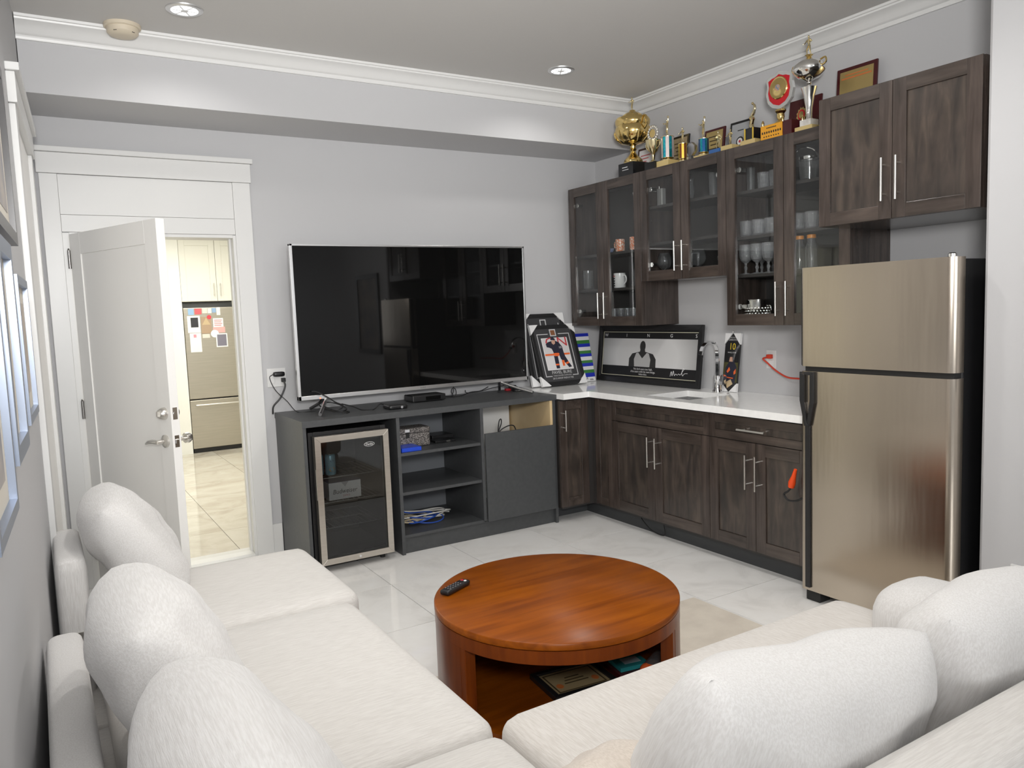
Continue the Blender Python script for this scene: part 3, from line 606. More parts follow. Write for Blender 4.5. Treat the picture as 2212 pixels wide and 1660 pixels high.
# worktop with a cut-out for the sink
wt_m = mat('white quartz', (.92,.92,.91), .09, var=((.88,.88,.87),30,3))
SX0, SX1, SY0, SY1 = -.535,-.175,-1.555,-1.17
wt = MB().box(-.8565,-.64,-.6825,-.001,.875,.915).box(-.64,SX0,-2.505,-.001,.875,.915).box(SX1,-.001,-2.505,-.001,.875,.915).box(SX0,SX1,-2.505,SY0,.875,.915).box(SX0,SX1,SY1,-.001,.875,.915)
tag(wt.build('worktop', wt_m), 'white quartz L-shaped worktop over the dark base cabinets', 'worktop')
sn = thing('sink', 'small square stainless sink set into the white worktop', 'sink', (-.355,-1.36,.70))
b0 = .72; m = MB()
m.box(SX0-.008,SX0,SY0-.008,SY1+.008,b0,.8745).box(SX1,SX1+.008,SY0-.008,SY1+.008,b0,.8745).box(SX0,SX1,SY0-.008,SY0,b0,.8745).box(SX0,SX1,SY1,SY1+.008,b0,.8745).box(SX0-.008,SX1+.008,SY0-.008,SY1+.008,b0-.01,b0)
m.build('bowl', mat('sink steel',(.60,.60,.60),.25,1), sn); MB().lathe([(.04,b0+.0005),(.04,b0+.004),(.025,b0+.003)], (-.355,-1.36,0), 18).build('drain', chrome_m, sn)
# faucet: flat ribbon spout
fc = thing('faucet', 'chrome faucet with arched flat ribbon spout behind the sink', 'faucet', (-.105,-1.375,.915))
MB().lathe([(.034,.9152),(.034,.922),(.026,.935),(.023,.965),(.024,1.0),(.026,1.022),(.010,1.026)], (-.105,-1.375,0), 20).build('base_body', chrome_m, fc)
path = spline([(-.105,0,1.02),(-.105,0,1.10),(-.107,0,1.17),(-.122,0,1.222),(-.155,0,1.247),(-.195,0,1.245),(-.232,0,1.222),(-.25,0,1.19),(-.256,0,1.165)], 6)
m = MB(); vs = []
for i, p in enumerate(path):
    t = (path[min(i+1,len(path)-1)]-path[max(i-1,0)]).normalized(); nn = Vector((-t.z,0,t.x))*.004
    for s_, k in ((-1,-1),(1,-1),(1,1),(-1,1)): vs.append((p.x+nn.x*k, -1.375+.015*s_, p.z+nn.z*k))
n = len(path); fs = [(4*i+j,4*i+(j+1)%4,4*i+4+(j+1)%4,4*i+4+j) for i in range(n-1) for j in range(4)]+[(3,2,1,0),(4*n-4,4*n-3,4*n-2,4*n-1)]
m.add(vs, fs).build('spout', chrome_m, fc, .0015)
bx('nozzle', black_m, fc, -.266,-.246,-1.387,-1.363,1.150,1.168)
m = MB().tube([(-.105,-1.398,.975),(-.105,-1.418,.985)], .011, 10); m.build('lever_stem', chrome_m, fc)
m = MB().prism([(-1.415,.962),(-1.405,.975),(-1.42,1.03),(-1.432,1.033),(-1.437,1.02),(-1.425,.965)], -.122,-.088,'x'); m.build('lever', chrome_m, fc, .002)
# ------------------------------------------------------------------ refrigerator
rf = thing('refrigerator', 'stainless top freezer refrigerator with black side at the right of the kitchenette', 'fridge', (-.38,-2.9,0))
fs_m = mat('brushed fridge steel', (.49,.43,.36), .22, 1, var=((.54,.475,.40),2.5,3), stretch=(1,1,.12), aniso=.6, bump=(4.0,.16,.03))
FX, FYL, FYR = -.7233,-2.509,-3.250
bx('cabinet', mat('black textured steel',(.008,.008,.009),.45), rf, -.655,-.05,-3.247,-2.514,.055,1.642, .006)
def fdoor(name, z0, z1):
    r = .035; pts = [(FX+.072,FYL),(FX+.012,FYL)]
    pts += [(FX+.012-.012*math.sin(a*.314), FYL-.012+.012*math.cos(a*.314)) for a in range(1,6)]
    pts += [(FX+r-r*math.cos(a*math.pi/16), FYR+r-r*math.sin(a*math.pi/16)) for a in range(0,9)]
    pts += [(FX+.072,FYR)]
    m = MB(); n = len(pts); vs = [(p[0],p[1],z0) for p in pts]+[(p[0],p[1],z1) for p in pts]
    m.add(vs, [(i,(i+1)%n,n+(i+1)%n,n+i) for i in range(n)], 0, True); m.f.append(tuple(range(n-1,-1,-1))); m.m.append(0); m.sm.append(False); m.f.append(tuple(range(n,2*n))); m.m.append(0); m.sm.append(False)
    return m.build(name, fs_m, rf, 0, auto=30)
fz = fdoor('freezer_door', 1.176,1.650); ld = fdoor('lower_door', .060,1.152)
bx('gasket', rubber_m, rf, FX+.02,FX+.071,FYR+.01,FYL-.01,1.152,1.176)
def yz(m, x0, x1): return m
h = MB()   # forked handle: two prongs that join into a long strip
h.prism([(-2.5105,1.150),(-2.5105,1.01),(-2.537,.885),(-2.565,.885),(-2.552,.905),(-2.536,1.0),(-2.536,1.135)], FX-.016,FX+.001,'x')
h.prism([(-2.590,1.150),(-2.536,1.150),(-2.536,1.135),(-2.568,1.135),(-2.568,1.01),(-2.552,.905),(-2.565,.885),(-2.590,1.0)], FX-.016,FX+.001,'x')
h.build('handle', black_m, ld, .003); bx('handle_strip', black_m, ld, FX-.010,FX+.001,-2.566,-2.537,.075,.89, .004)
bx('edge_grip', black_m, fz, FX+.012,FX+.05,FYL-.001,FYL+.007,1.18,1.645)
MB().lathe([(.016,1.650),(.016,1.664),(.010,1.668)], (FX+.045,FYR+.04,0), 14).build('hinge_cap', silver_m, rf)
for y_ in (-2.56,-3.20): bx('foot', rubber_m, rf, -.70,-.62,y_-.04,y_+.04,.0,.055, .004)
# ------------------------------------------------------------------ framed things on the worktop
class PM:
    """flat picture builder: u right, v up, w out of the picture"""
    def __init__(s, P0, U, V): s.P = Vector(P0); s.U = Vector(U).normalized(); s.V = Vector(V).normalized(); s.N = s.U.cross(s.V)
    def __call__(s, mb):
        mb.v = [tuple(s.P+s.U*a+s.V*b+s.N*c) for a, b, c in mb.v]; return mb
def rect(m, u0, u1, v0, v1, w0, w1, k=0): return m.box(u0,u1,v0,v1,w0,w1,k)
def poly(m, pts, w0, w1, k=0): return m.prism(pts, w0, w1, 'z', k)
def txt(m, body, size, u, v, w, k=0, **kw): return letter(m, body, size, lambda a, b: (u+a, v+b, w), k, **kw)
def frame_pts(m, W_, H_, b, d, k=0):
    for P in ([(0,0),(b,b),(b,H_-b),(0,H_)],[(W_,H_),(W_-b,H_-b),(W_-b,b),(W_,0)],[(0,H_),(b,H_-b),(W_-b,H_-b),(W_,H_)],[(W_,0),(W_-b,b),(b,b),(0,0)]): m.prism(P, 0, d, 'z', k)
    return m
fbl_m = mat('black picture frame', (.016,.016,.017), .35); char_m = mat('charcoal mat board', (.042,.042,.045), .6); lg_m = mat('silver inlay', (.55,.55,.56), .4)
wp_m = mat('white card', (.80,.80,.80), .5); ink_m = mat('dark navy print', (.018,.018,.035), .6); red_m = mat('red print', (.55,.03,.05), .6); or_m = mat('orange red print', (.80,.14,.03), .6); skin_m = mat('tan print', (.55,.33,.24), .6); ice_m = mat('ice print', (.70,.68,.68), .6)
L = math.radians(20); hk = thing('sports_photo_frame', 'charcoal framed hockey player photo leaning in front of other frames', 'picture frame', (-.53,-.23,.915))
pm = PM((-.735,-.238,.9235), (1,.012,0), (0,math.sin(L),math.cos(L))); FWd, FHt = .405,.475
pm(frame_pts(MB(), FWd, FHt, .028, .018)).build('frame', fbl_m, hk, .002)
pm(rect(MB(), .028,FWd-.028,.028,FHt-.028,0,.010)).build('mat_board', char_m, hk)
m = MB()
for u0,u1,v0,v1 in ((.052,.058,.070,.405),(.347,.353,.070,.405),(.052,.155,.400,.406),(.25,.353,.400,.406),(.052,.11,.068,.074),(.30,.353,.068,.074)): rect(m,u0,u1,v0,v1,.010,.0115)
frame_b = frame_pts(MB(), .056,.056,.008,.012); frame_b.v = [(a+.1745,b+.385,c) for a,b,c in frame_b.v]; base = len(m.v); m.add(frame_b.v, frame_b.f)
pm(m).build('inlay_lines', lg_m, hk); pm(rect(MB(), .1825,.2225,.393,.433,.010,.011)).build('badge', mat('bronze print',(.22,.09,.04),.5), hk)
m = MB(); rect(m,.083,.322,.118,.372,.010,.0115,0); rect(m,.088,.317,.123,.367,.0115,.0120,1); 
poly(m,[(.088,.123),(.317,.123),(.317,.23),(.088,.22)],.0120,.0122,2)
rect(m,.088,.317,.232,.246,.0122,.0124,3)
txt(m,'ON',.105,.215,.335,.0124,4,sx=1.25)
body = [(.115,.325),(.135,.338),(.165,.345),(.20,.35),(.235,.335),(.258,.30),(.262,.25),(.268,.215),(.24,.205),(.225,.235),(.215,.25),(.17,.25),(.16,.285),(.14,.295),(.118,.30)]
poly(m,body,.0124,.0127,5)
poly(m,[(.165,.355),(.172,.372),(.19,.376),(.206,.366),(.208,.352)],.0127,.0130,5); poly(m,[(.170,.352),(.205,.350),(.202,.326),(.185,.316),(.172,.328)],.0127,.0129,6)
poly(m,[(.165,.25),(.215,.25),(.212,.225),(.175,.225)],.0127,.0129,7)
for q in ([(.165,.228),(.20,.232),(.198,.17),(.195,.128),(.165,.128),(.163,.17)],[(.215,.24),(.262,.232),(.285,.18),(.308,.135),(.282,.13),(.25,.175),(.222,.20)]): poly(m,q,.0125,.0128,5)
for q in ([(.163,.165),(.197,.165),(.196,.152),(.164,.152)],[(.257,.168),(.285,.178),(.292,.165),(.265,.156)],[(.226,.19),(.25,.19),(.247,.145),(.228,.145)]): poly(m,q,.0128,.0130,3)
txt(m,'10',.026,.238,.292,.0130,2); pm(m).build('photo', [wp_m, mat('grey white print',(.62,.60,.60),.6), ice_m, or_m, red_m, ink_m, skin_m, or_m], hk)
m = MB(); txt(m,'PAVEL BURE',.034,.205,.098,.0112,0); txt(m,'VANCOUVER CANUCKS',.014,.205,.073,.0112,0,sx=1.1); txt(m,'2013 HHOF INDUCTEE',.019,.205,.052,.0112,0)
pm(m).build('lettering', mat('silver print',(.62,.62,.62),.5), hk)
def corners(pm_, t, W_, H_, c=.075, which=(0,1,2,3), d=.021):
    for i in which:
        P = [[(-.003,-.003),(c,-.003),(-.003,c)],[(W_+.003,-.003),(W_+.003,c),(W_-c,-.003)],[(W_+.003,H_+.003),(W_-c,H_+.003),(W_+.003,H_-c)],[(-.003,H_+.003),(-.003,H_-c),(c,H_+.003)]][i]
        pm_(poly(MB(), P, -.002, d)).build('corner_protector', wp_m, t)
corners(pm, hk, FWd, FHt)
L2 = math.radians(15); h2 = thing('leaning_picture', 'tall black frame with white corner guards behind the hockey photo', 'picture frame', (-.58,-.17,.915))
pm = PM((-.775,-.168,.9215),(1,.012,0),(0,math.sin(L2),math.cos(L2)))
pm(frame_pts(MB(), .385,.555,.030,.018)).build('frame', fbl_m, h2, .002); pm(rect(MB(), .03,.355,.03,.525,0,.010)).build('mat_board', char_m, h2)
m = frame_pts(MB(), .056,.056,.008,.012); m.v = [(a+.165,b+.455,c) for a,b,c in m.v]
for u0,u1,v0,v1 in ((.052,.058,.07,.48),(.33,.336,.07,.48),(.052,.336,.06,.066)): rect(m,u0,u1,v0,v1,.010,.0115)
pm(m).build('inlay_lines', lg_m, h2); corners(pm, h2, .385,.555,.085)
L3 = math.radians(13); sp = thing('striped_panel', 'blue white and green striped panel leaning beside the hockey photo', 'panel', (-.22,-.12,.915))
pm = PM((-.300,-.128,.9185),(1,.02,0),(0,math.sin(L3),math.cos(L3))); pm(rect(MB(),0,.155,0,.385,-.012,0)).build('board', wp_m, sp, .001)
bl_ = mat('royal blue print',(.015,.03,.45),.5); gr_ = mat('green print',(.05,.22,.05),.5); m = MB(); hgt = [(.050,.085,0),(.085,.108,1),(.145,.172,0),(.172,.197,1),(.228,.250,0),(.250,.275,1),(.305,.328,0),(.328,.350,1),(.362,.385,0)]
hgt = [(.360,.385,0),(.302,.330,1),(.276,.302,0),(.222,.246,1),(.198,.222,0),(.146,.168,1),(.120,.146,0),(.066,.092,1),(.034,.066,0)]
for a,b,k in hgt: rect(m,0,.155,a,b,0,.0008,k)
pm(m).build('stripes', [bl_, gr_], sp)
m = MB(); txt(m,'A',.03,.075,.024,.0006); rect(m,.10,.135,.008,.012,0,.0009); rect(m,.10,.13,.016,.019,0,.0009); pm(m).build('emblem', ink_m, sp)
# wide black framed poster on the right
L4 = math.radians(6.5); ps = thing('framed_poster', 'wide black framed black and white poster with white lettering behind the worktop', 'poster', (-.03,-.62,.915))
PW, PH = 1.128,.437; pm = PM((-.072,-.062,.9165),(0,-1,0),(math.sin(L4),0,math.cos(L4)))
pm(frame_pts(MB(), PW, PH, .036,.020)).build('frame', fbl_m, ps, .002)
m = MB(); rect(m,.036,PW-.036,.036,PH-.036,0,.008,0); pm(m).build('backing', mat('black poster paper',(.010,.010,.011),.5), ps)
m = MB()
for u0,u1,v0,v1 in ((.048,.053,.05,.385),(.048,PW-.048,.381,.385),(.048,PW-.048,.050,.054)): rect(m,u0,u1,v0,v1,.008,.0088)
pm(m).build('border_line', mat('pale gold print',(.62,.60,.45),.5), ps)
gm = mat('soft grey photo print', (.16,.16,.16), .5); nt = gm.node_tree; b_ = nt.nodes['Principled BSDF']
tcn = nt.nodes.new('ShaderNodeTexCoord'); mpn = nt.nodes.new('ShaderNodeMapping'); gn = nt.nodes.new('ShaderNodeTexGradient'); gn.gradient_type = 'SPHERICAL'; rn = nt.nodes.new('ShaderNodeValToRGB')
mpn.vector_type = 'TEXTURE'; mpn.inputs['Location'].default_value = (0,0,.20); mpn.inputs['Scale'].default_value = (1,.75,.42)
rn.color_ramp.elements[0].color = (.05,.05,.05,1); rn.color_ramp.elements[1].color = (.68,.68,.68,1); rn.color_ramp.elements[1].position = .55
nt.links.new(tcn.outputs['Object'], mpn.inputs['Vector']); nt.links.new(mpn.outputs['Vector'], gn.inputs['Vector']); nt.links.new(gn.outputs['Fac'], rn.inputs['Fac']); nt.links.new(rn.outputs['Color'], b_.inputs['Base Color'])
m = MB(); rect(m,.056,PW-.05,.125,.335,.008,.0086,0)
# a plain standing figure in a pale vest, arms down
cx_ = .52
poly(m,[(cx_+.031*math.cos(i*math.pi/8),.278+.041*math.sin(i*math.pi/8)) for i in range(16)],.0090,.0094,1)
poly(m,[(cx_-.024,.26),(cx_+.024,.26),(cx_+.034,.215),(cx_-.034,.215)],.0087,.0090,1)
poly(m,[(cx_-.150,.125),(cx_-.148,.185),(cx_-.115,.222),(cx_-.03,.238),(cx_+.03,.238),(cx_+.115,.222),(cx_+.148,.185),(cx_+.150,.125)],.0086,.0089,1)
poly(m,[(cx_-.085,.1255),(cx_-.092,.18),(cx_-.07,.226),(cx_-.048,.230),(cx_,.188),(cx_+.048,.230),(cx_+.07,.226),(cx_+.092,.18),(cx_+.085,.1255)],.0089,.0092,2)
pm(m).build('photo', [gm, mat('charcoal print',(.03,.03,.03),.5), mat('light print',(.50,.50,.50),.5)], ps)
m = MB()
for i, ch in enumerate('WINGS'): txt(m, ch, .034, .085+i*.2445, .358, .0088, sx=1.15)
txt(m,'No bird soars too high,',.022,.535,.108,.0088); txt(m,'if he soars with his own wings.',.022,.535,.088,.0088); txt(m,'William Blake',.016,.535,.068,.0088)
pm(m).build('lettering', mat('white print',(.85,.85,.85),.5), ps)
sg = [(.83,.070),(.84,.105),(.85,.075),(.86,.11),(.872,.078),(.885,.09),(.90,.082),(.915,.092),(.93,.085),(.955,.115),(.965,.125),(.955,.13),(.945,.10),(.955,.08),(.97,.095),(1.0,.098)]
pm(MB().tube(spline([(a,b,.0095) for a,b in sg],5), .0016, 5)).build('signature', mat('white print',(.85,.85,.85)), ps)
# narrow plaque with a player number
L5 = math.radians(8); pq = thing('player_plaque', 'narrow dark plaque with yellow number ten leaning beside the faucet', 'plaque', (-.04,-1.43,.915))
pm = PM((-.072,-1.375,.9185),(0,-1,.0),(math.sin(L5),0,math.cos(L5))); QW, QH = .125,.378
pm(rect(MB(),0,QW,0,QH,-.012,0)).build('board', fbl_m, pq, .001)
m = MB(); rect(m,.004,QW-.004,.06,.19,0,.0006,0); poly(m,[(.02,.06),(.105,.06),(.112,.16),(.085,.20),(.05,.20),(.018,.155)],.0006,.0009,1); poly(m,[(.045,.195),(.075,.195),(.07,.225),(.05,.225)],.0008,.0011,2)
poly(m,[(.03,.13),(.05,.16),(.06,.14),(.04,.12)],.0009,.0012,3); poly(m,[(.09,.13),(.106,.15),(.108,.12),(.092,.11)],.0009,.0012,3); poly(m,[(.035,.095),(.09,.09),(.088,.084),(.037,.088)],.0009,.0012,3); poly(m,[(.045,.02),(.09,.05),(.07,.08),(.03,.06)],.0009,.0012,4)
pm(m).build('photo', [mat('olive print',(.07,.065,.02),.5), ink_m, skin_m, or_m, mat('ochre print',(.55,.42,.25))], pq)
m = MB(); txt(m,'10',.062,.0625,.292,.0009,0,sx=.9); txt(m,'VANCOUVER',.012,.0625,.352,.0009,1); txt(m,'CANUCKS',.016,.0625,.337,.0009,1); txt(m,'PAVEL BURE',.013,.0625,.254,.0009,1)
pm(m).build('lettering', [mat('yellow print',(.80,.58,.04),.5), mat('silver print',(.62,.62,.62))], pq)
c = .05
for P in ([(-.002,-.002),(QW/2-.004,-.002),(-.002,.055)],[(QW+.002,-.002),(QW+.002,.055),(QW/2+.004,-.002)],[(QW+.002,QH+.002),(QW/2+.004,QH+.002),(QW+.002,QH-.07)],[(-.002,QH+.002),(-.002,QH-.07),(QW/2-.004,QH+.002)]):
    pm(poly(MB(), P, -.013, .006)).build('corner_protector', wp_m, pq)
# outlet, red cord
o2 = thing('wall_outlet', 'white wall outlet with a red plug between the worktop and cabinets', 'outlet', (0,-1.726,1.08))
bx('plate', white_m, o2, -.006,0,-1.763,-1.689,1.077,1.191, .002)
for z_ in (1.112,1.156): bx('socket', mat('white plastic',(.80,.80,.80)), o2, -.0085,-.006,-1.742,-1.710,z_-.015,z_+.015, .001)
cord_m = mat('red orange cord', (.62,.05,.02), .5)
rcd = thing('extension_lead', 'red extension cord plugged into the outlet and running behind the fridge', 'cord', (-.02,-1.73,1.15))
bx('plug', cord_m, rcd, -.032,-.009,-1.745,-1.708,1.140,1.166, .004)
MB().tube(spline([(-.03,-1.715,1.148),(-.055,-1.705,1.14),(-.05,-1.735,1.115),(-.05,-1.80,1.07),(-.05,-1.88,1.035),(-.05,-1.96,1.03),(-.04,-2.1,1.03),(-.03,-2.35,1.02)],6), .0055, 8).build('cord', cord_m, rcd)
oc = thing('extension_cord_end', 'orange cord socket end hanging beside the fridge with black cable', 'cord', (-.64,-2.40,.55))
MB().tube([(-.66,-2.425,.64),(-.655,-2.41,.60),(-.65,-2.395,.565),(-.648,-2.388,.54)], [.008,.012,.019,.016], 10).build('socket_end', mat('bright orange rubber',(.85,.08,.01),.45), oc)
MB().tube(spline([(-.648,-2.386,.535),(-.65,-2.37,.515),(-.65,-2.345,.495),(-.65,-2.37,.47),(-.655,-2.42,.475),(-.66,-2.47,.50)],6), .005, 8).build('cable', cable_m, oc)
cable('dangling_cable', 'thin black cable drooping over the toe board below the sink doors', [(-.522,-1.05,.098),(-.53,-1.10,.06),(-.535,-1.18,.02),(-.54,-1.27,.010),(-.54,-1.32,.02),(-.53,-1.30,.07),(-.53,-1.29,.105)], .0035)
hkk = tag(MB().tube(spline([(-.001,-1.428,1.312),(-.012,-1.428,1.310),(-.016,-1.428,1.300),(-.010,-1.428,1.292)],4), .002, 6).build('picture_hook', steel_m), 'tiny metal hook in the wall above the number ten plaque', 'hook')
# ------------------------------------------------------------------ glassware and crockery in the cabinets
def tumbler(h, r0, r1, t=.0025):
    return [(.0005,0),(r0,0),(r1,h),(r1-t,h),(r0-t,.008),(.0005,.008)]
def place(kind, label, cat, x, y, z, profs, mats_, names, group=None, n=18):
    t = thing(kind, label, cat, (x,y,z), group)
    for p, m_, nm in zip(profs, mats_, names): MB().lathe(p, (x,y,z), n, 0, False).build(nm, m_, t)
    return t
def proto_copy(first, spots, labels):
    first['label'] = labels[0]
    for (x,y,z), lb in zip(spots, labels[1:]): dup(first, (x,y,z), lb)
ORD = ('leftmost','second','third','rightmost')
ZA = 1.3766+.0005
# A: bottom row of tumblers
t0 = place('tumbler_glass', 'clear straight tumbler in the row on the bottom shelf of the corner cabinet', 'glass', -.24,-.50,ZA, [tumbler(.105,.030,.034)], [glass_m], ['bowl'], 'tumblers in the corner cabinet')
proto_copy(t0, [(-.24,-.572,ZA),(-.24,-.644,ZA),(-.24,-.716,ZA),(-.16,-.46,ZA),(-.16,-.535,ZA),(-.16,-.61,ZA)], ['%s straight tumbler of the front row on the bottom shelf of the corner cabinet' % o for o in ORD]+['%s straight tumbler of the back row on the bottom shelf of the corner cabinet' % o for o in ('left','middle','right')])
def mug(x, y, z, h, r, m_, lb, nm='mug', hs=1, name_h='handle', cat='mug'):
    t = thing(nm, lb, cat, (x,y,z)); MB().lathe([(.0005,0),(r*.94,0),(r,.006),(r,h),(r-.004,h),(r-.004,.008),(.0005,.008)], (x,y,z), 24, 0, False).build('cup', m_, t)
    pts = [(x,y+hs*(r-.002),z+h*.82),(x,y+hs*(r+.018),z+h*.84),(x,y+hs*(r+.030),z+h*.66),(x,y+hs*(r+.026),z+h*.40),(x,y+hs*(r-.002),z+h*.20)]
    MB().tube(spline(pts,5), .0048, 8).build(name_h, m_, t); return t
wm = mug(-.25,-.575,1.6305,.105,.043, mat('white ceramic',(.80,.80,.80),.2), 'large white mug with small printed letters on the middle shelf of the corner cabinet', hs=-1)
for i in range(5):
    q = MB()
    for j in range(3 if i else 4):
        th = math.radians(10*(j-2)+25); q.box(-.25-.0442*math.cos(th)-.0006, -.25-.0430*math.cos(th), -.575+.0438*math.sin(th)-.0025, -.575+.0438*math.sin(th)+.0025, 1.6305+.084-.017*i-.004, 1.6305+.084-.017*i+.004)
    q.build('print_mark', mat('red ink',(.55,.15,.15)) if i == 0 else mat('black print',(.02,.02,.02)), wm)
pat_m = mat('orange patterned china', (.70,.22,.10), .25, var=((.78,.70,.60),85,3,.45,.60))
mug(-.25,-.590,1.8885,.088,.034, pat_m, 'orange patterned china mug on the upper shelf of the corner cabinet'); mug(-.24,-.735,1.8885,.092,.034, pat_m, 'orange patterned mug half hidden by the door stile', hs=-1)
place('small_bowl', 'small blue patterned bowl on the upper shelf beside the mugs', 'bowl', -.26,-.490,1.8885, [[(.0005,0),(.018,0),(.03,.03),(.028,.03),(.016,.004),(.0005,.004)]], [mat('blue china',(.04,.07,.25),.2,var=((.4,.45,.6),60,3))], ['bowl'])
t = mug(-.26,-.215,1.6305,.145,.043, glass_m, 'tall clear glass beer mug on the middle shelf behind the left door', 'beer_mug', 1)
t = mug(-.17,-.685,1.6305,.13,.036, glass_m, 'clear glass beer mug behind the white mug', 'beer_mug', -1)
t = place('small_glass', 'small thick glass lying low behind the left door of the corner cabinet', 'glass', -.22,-.33,ZA, [tumbler(.045,.022,.026,.006)], [glass_m], ['bowl'])
# B: brandy glasses, flask, vases
ZB = 1.6764+.0005
brandy = [(.0005,0),(.034,.001),(.034,.003),(.005,.007),(.0045,.045),(.010,.052),(.040,.075),(.052,.105),(.046,.145),(.034,.170),(.0325,.170),(.0445,.145),(.050,.105),(.038,.077),(.001,.056)]
b0 = place('brandy_glass', 'large round brandy glass on the bottom shelf of the cabinet over the sink', 'glass', -.20,-.995,ZB, [brandy], [glass_m], ['glass'], 'brandy glasses over the sink', 24)
proto_copy(b0, [(-.14,-1.10,ZB),(-.20,-1.31,ZB)], ['large round brandy glass in front of the small dark photo over the sink','large brandy glass at the back behind the handle over the sink','large round brandy glass behind the right door over the sink'])
s0 = place('shot_glass', 'small shot glass right of the brandy glass over the sink', 'glass', -.25,-1.435,ZB, [tumbler(.055,.018,.022,.004)], [glass_m], ['bowl'], 'shot glasses over the sink')
proto_copy(s0, [(-.25,-1.49,ZB),(-.195,-1.465,ZB),(-.19,-1.52,ZB)], ['left front shot glass right of the brandy glass over the sink','right front shot glass beside the cabinet stile over the sink','left shot glass of the rear pair over the sink','right shot glass of the rear pair over the sink'])
t = thing('framed_photo', 'small dark photo frame at the back of the cabinet over the sink', 'picture frame', (-.06,-1.10,ZB)); m = frame_pts(MB(), .20,.16,.008,.01); PM((-.055,-.97,ZB+.001),(0,-1,0),(.06,0,1))(m).build('frame', lg_m, t); PM((-.055,-.97,ZB+.001),(0,-1,0),(.06,0,1))(rect(MB(),.008,.192,.008,.152,0,.006)).build('picture', mat('dark print',(.03,.03,.035)), t)
t = thing('hip_flask', 'shiny silver flask box on the top shelf behind the left door over the sink', 'flask', (-.2,-1.09,2.1565))
bx('body', mat('satin steel flask',(.80,.80,.78),.35,.7), t, -.245,-.21,-1.03,-.98,2.1565,2.275, .004); MB().lathe([(.008,2.275),(.008,2.292),(.005,2.294)], (-.227,-.985,0), 12).build('cap', silver_m, t)
place('glass_vase', 'slim clear glass vase behind the right door on the top shelf over the sink', 'vase', -.2,-1.25,2.1565, [[(.0005,0),(.022,0),(.020,.02),(.028,.06),(.02,.11),(.026,.145),(.0235,.145),(.0175,.11),(.0255,.06),(.0175,.02),(.0005,.01)]], [glass_m], ['body'])
place('tall_glass', 'tall clear glass at the right end of the top shelf over the sink', 'glass', -.2,-1.45,2.1565, [tumbler(.15,.026,.032)], [glass_m], ['bowl'])
# C: crystal
def crystal(h, r): 
    n = 7; p = [(.0005,0),(r*.8,0)]
    for i in range(n): p += [(r*(.86+.02*i)+.0018*(i % 2), h*(i+.5)/n)]
    return p+[(r,h),(r-.004,h),(r*.8-.004,.012),(.0005,.012)]
def cryst(kind, label, x, y, z, h, r, grp):
    t = thing(kind, label, 'glass', (x,y,z), grp); m = MB().lathe(crystal(h, r), (x,y,z), 14, 0, False); m.sm = [False]*len(m.sm); m.build('bowl', crystal_m, t); return t
Z1, Z2, Z3 = 1.6585,1.8805,2.1425
c1 = cryst('crystal_tumbler', 'cut crystal tumbler on the middle shelf of the cabinet beside the fridge', -.24,-1.748,Z2,.092,.041,'middle shelf crystal tumblers')
proto_copy(c1, [(-.24,-1.84,Z2),(-.24,-1.932,Z2),(-.15,-1.79,Z2),(-.15,-1.885,Z2),(-.24,-2.115,Z2),(-.24,-2.205,Z2),(-.15,-2.16,Z2)], ['%s cut crystal tumbler on the middle shelf, front row behind the left door' % o for o in ('left','middle','right')]+['%s cut crystal tumbler on the middle shelf, back row behind the left door' % o for o in ('left','right')]+['%s cut crystal tumbler on the middle shelf behind the right door by the fridge' % o for o in ('left front','right front','rear')])
c2 = cryst('crystal_glass', 'cut crystal glass on the top shelf of the cabinet beside the fridge', -.2,-1.845,Z3,.10,.040,'top shelf crystal glasses')
proto_copy(c2, [(-.2,-1.932,Z3),(-.12,-1.885,Z3),(-.2,-2.285,Z3),(-.10,-2.22,Z3)], ['left cut crystal glass beside the tall slim glass on the top shelf','right cut crystal glass next to the door stile on the top shelf','cut crystal glass at the back of the top shelf behind the left door','cut crystal glass right of the ice bucket on the top shelf','cut crystal glass behind the ice bucket on the top shelf'])
place('tall_glass', 'tall slim clear glass left on the top shelf beside the fridge', 'glass', -.22,-1.765,Z3, [tumbler(.14,.022,.027)], [glass_m], ['bowl'])
gob = [(.0005,0),(.034,.001),(.034,.004),(.008,.010),(.006,.025),(.011,.038),(.006,.052),(.010,.066),(.030,.082),(.038,.105),(.040,.135),(.037,.175),(.035,.175),(.037,.135),(.035,.107),(.027,.086),(.001,.072)]
def goblet(x, y): 
    t = thing('crystal_goblet', 'cut crystal wine goblet on the shelf above the steel pot', 'glass', (x,y,Z1), 'crystal goblets'); m = MB().lathe(gob, (x,y,Z1), 12, 0, False); m.sm = [False]*len(m.sm); m.build('goblet', crystal_m, t); return t
g0 = goblet(-.25,-1.748); proto_copy(g0, [(-.25,-1.832,Z1),(-.25,-1.916,Z1),(-.16,-1.79,Z1),(-.16,-1.875,Z1),(-.20,-1.985,Z1)], ['%s crystal wine goblet in the front row above the steel pot' % o for o in ('left','middle','right')]+['%s crystal wine goblet in the back row above the steel pot' % o for o in ('left','right')]+['crystal wine goblet half hidden behind the centre stiles above the steel pot'])
pot = thing('steel_pot', 'hammered steel pot on the bottom shelf of the cabinet beside the fridge', 'pot', (-.2,-1.79,ZA))
m = MB().lathe([(.0005,0),(.072,0),(.075,.004),(.075,.125),(.080,.127),(.080,.131),(.071,.131),(.071,.006),(.0005,.006)], (-.2,-1.795,ZA), 28, 0, False); m.build('pot_body', silver_m, pot)
m = MB()
for k in range(5):
    for i in range(24):
        a = 2*math.pi*(i+.5*(k % 2))/24; m.ball((-.2+.0745*math.cos(a), -1.795+.0745*math.sin(a), ZA+.014+.016*k), .0075, 6)
o = m.build('hammered_studs', silver_m, pot); o['kind'] = 'stuff'
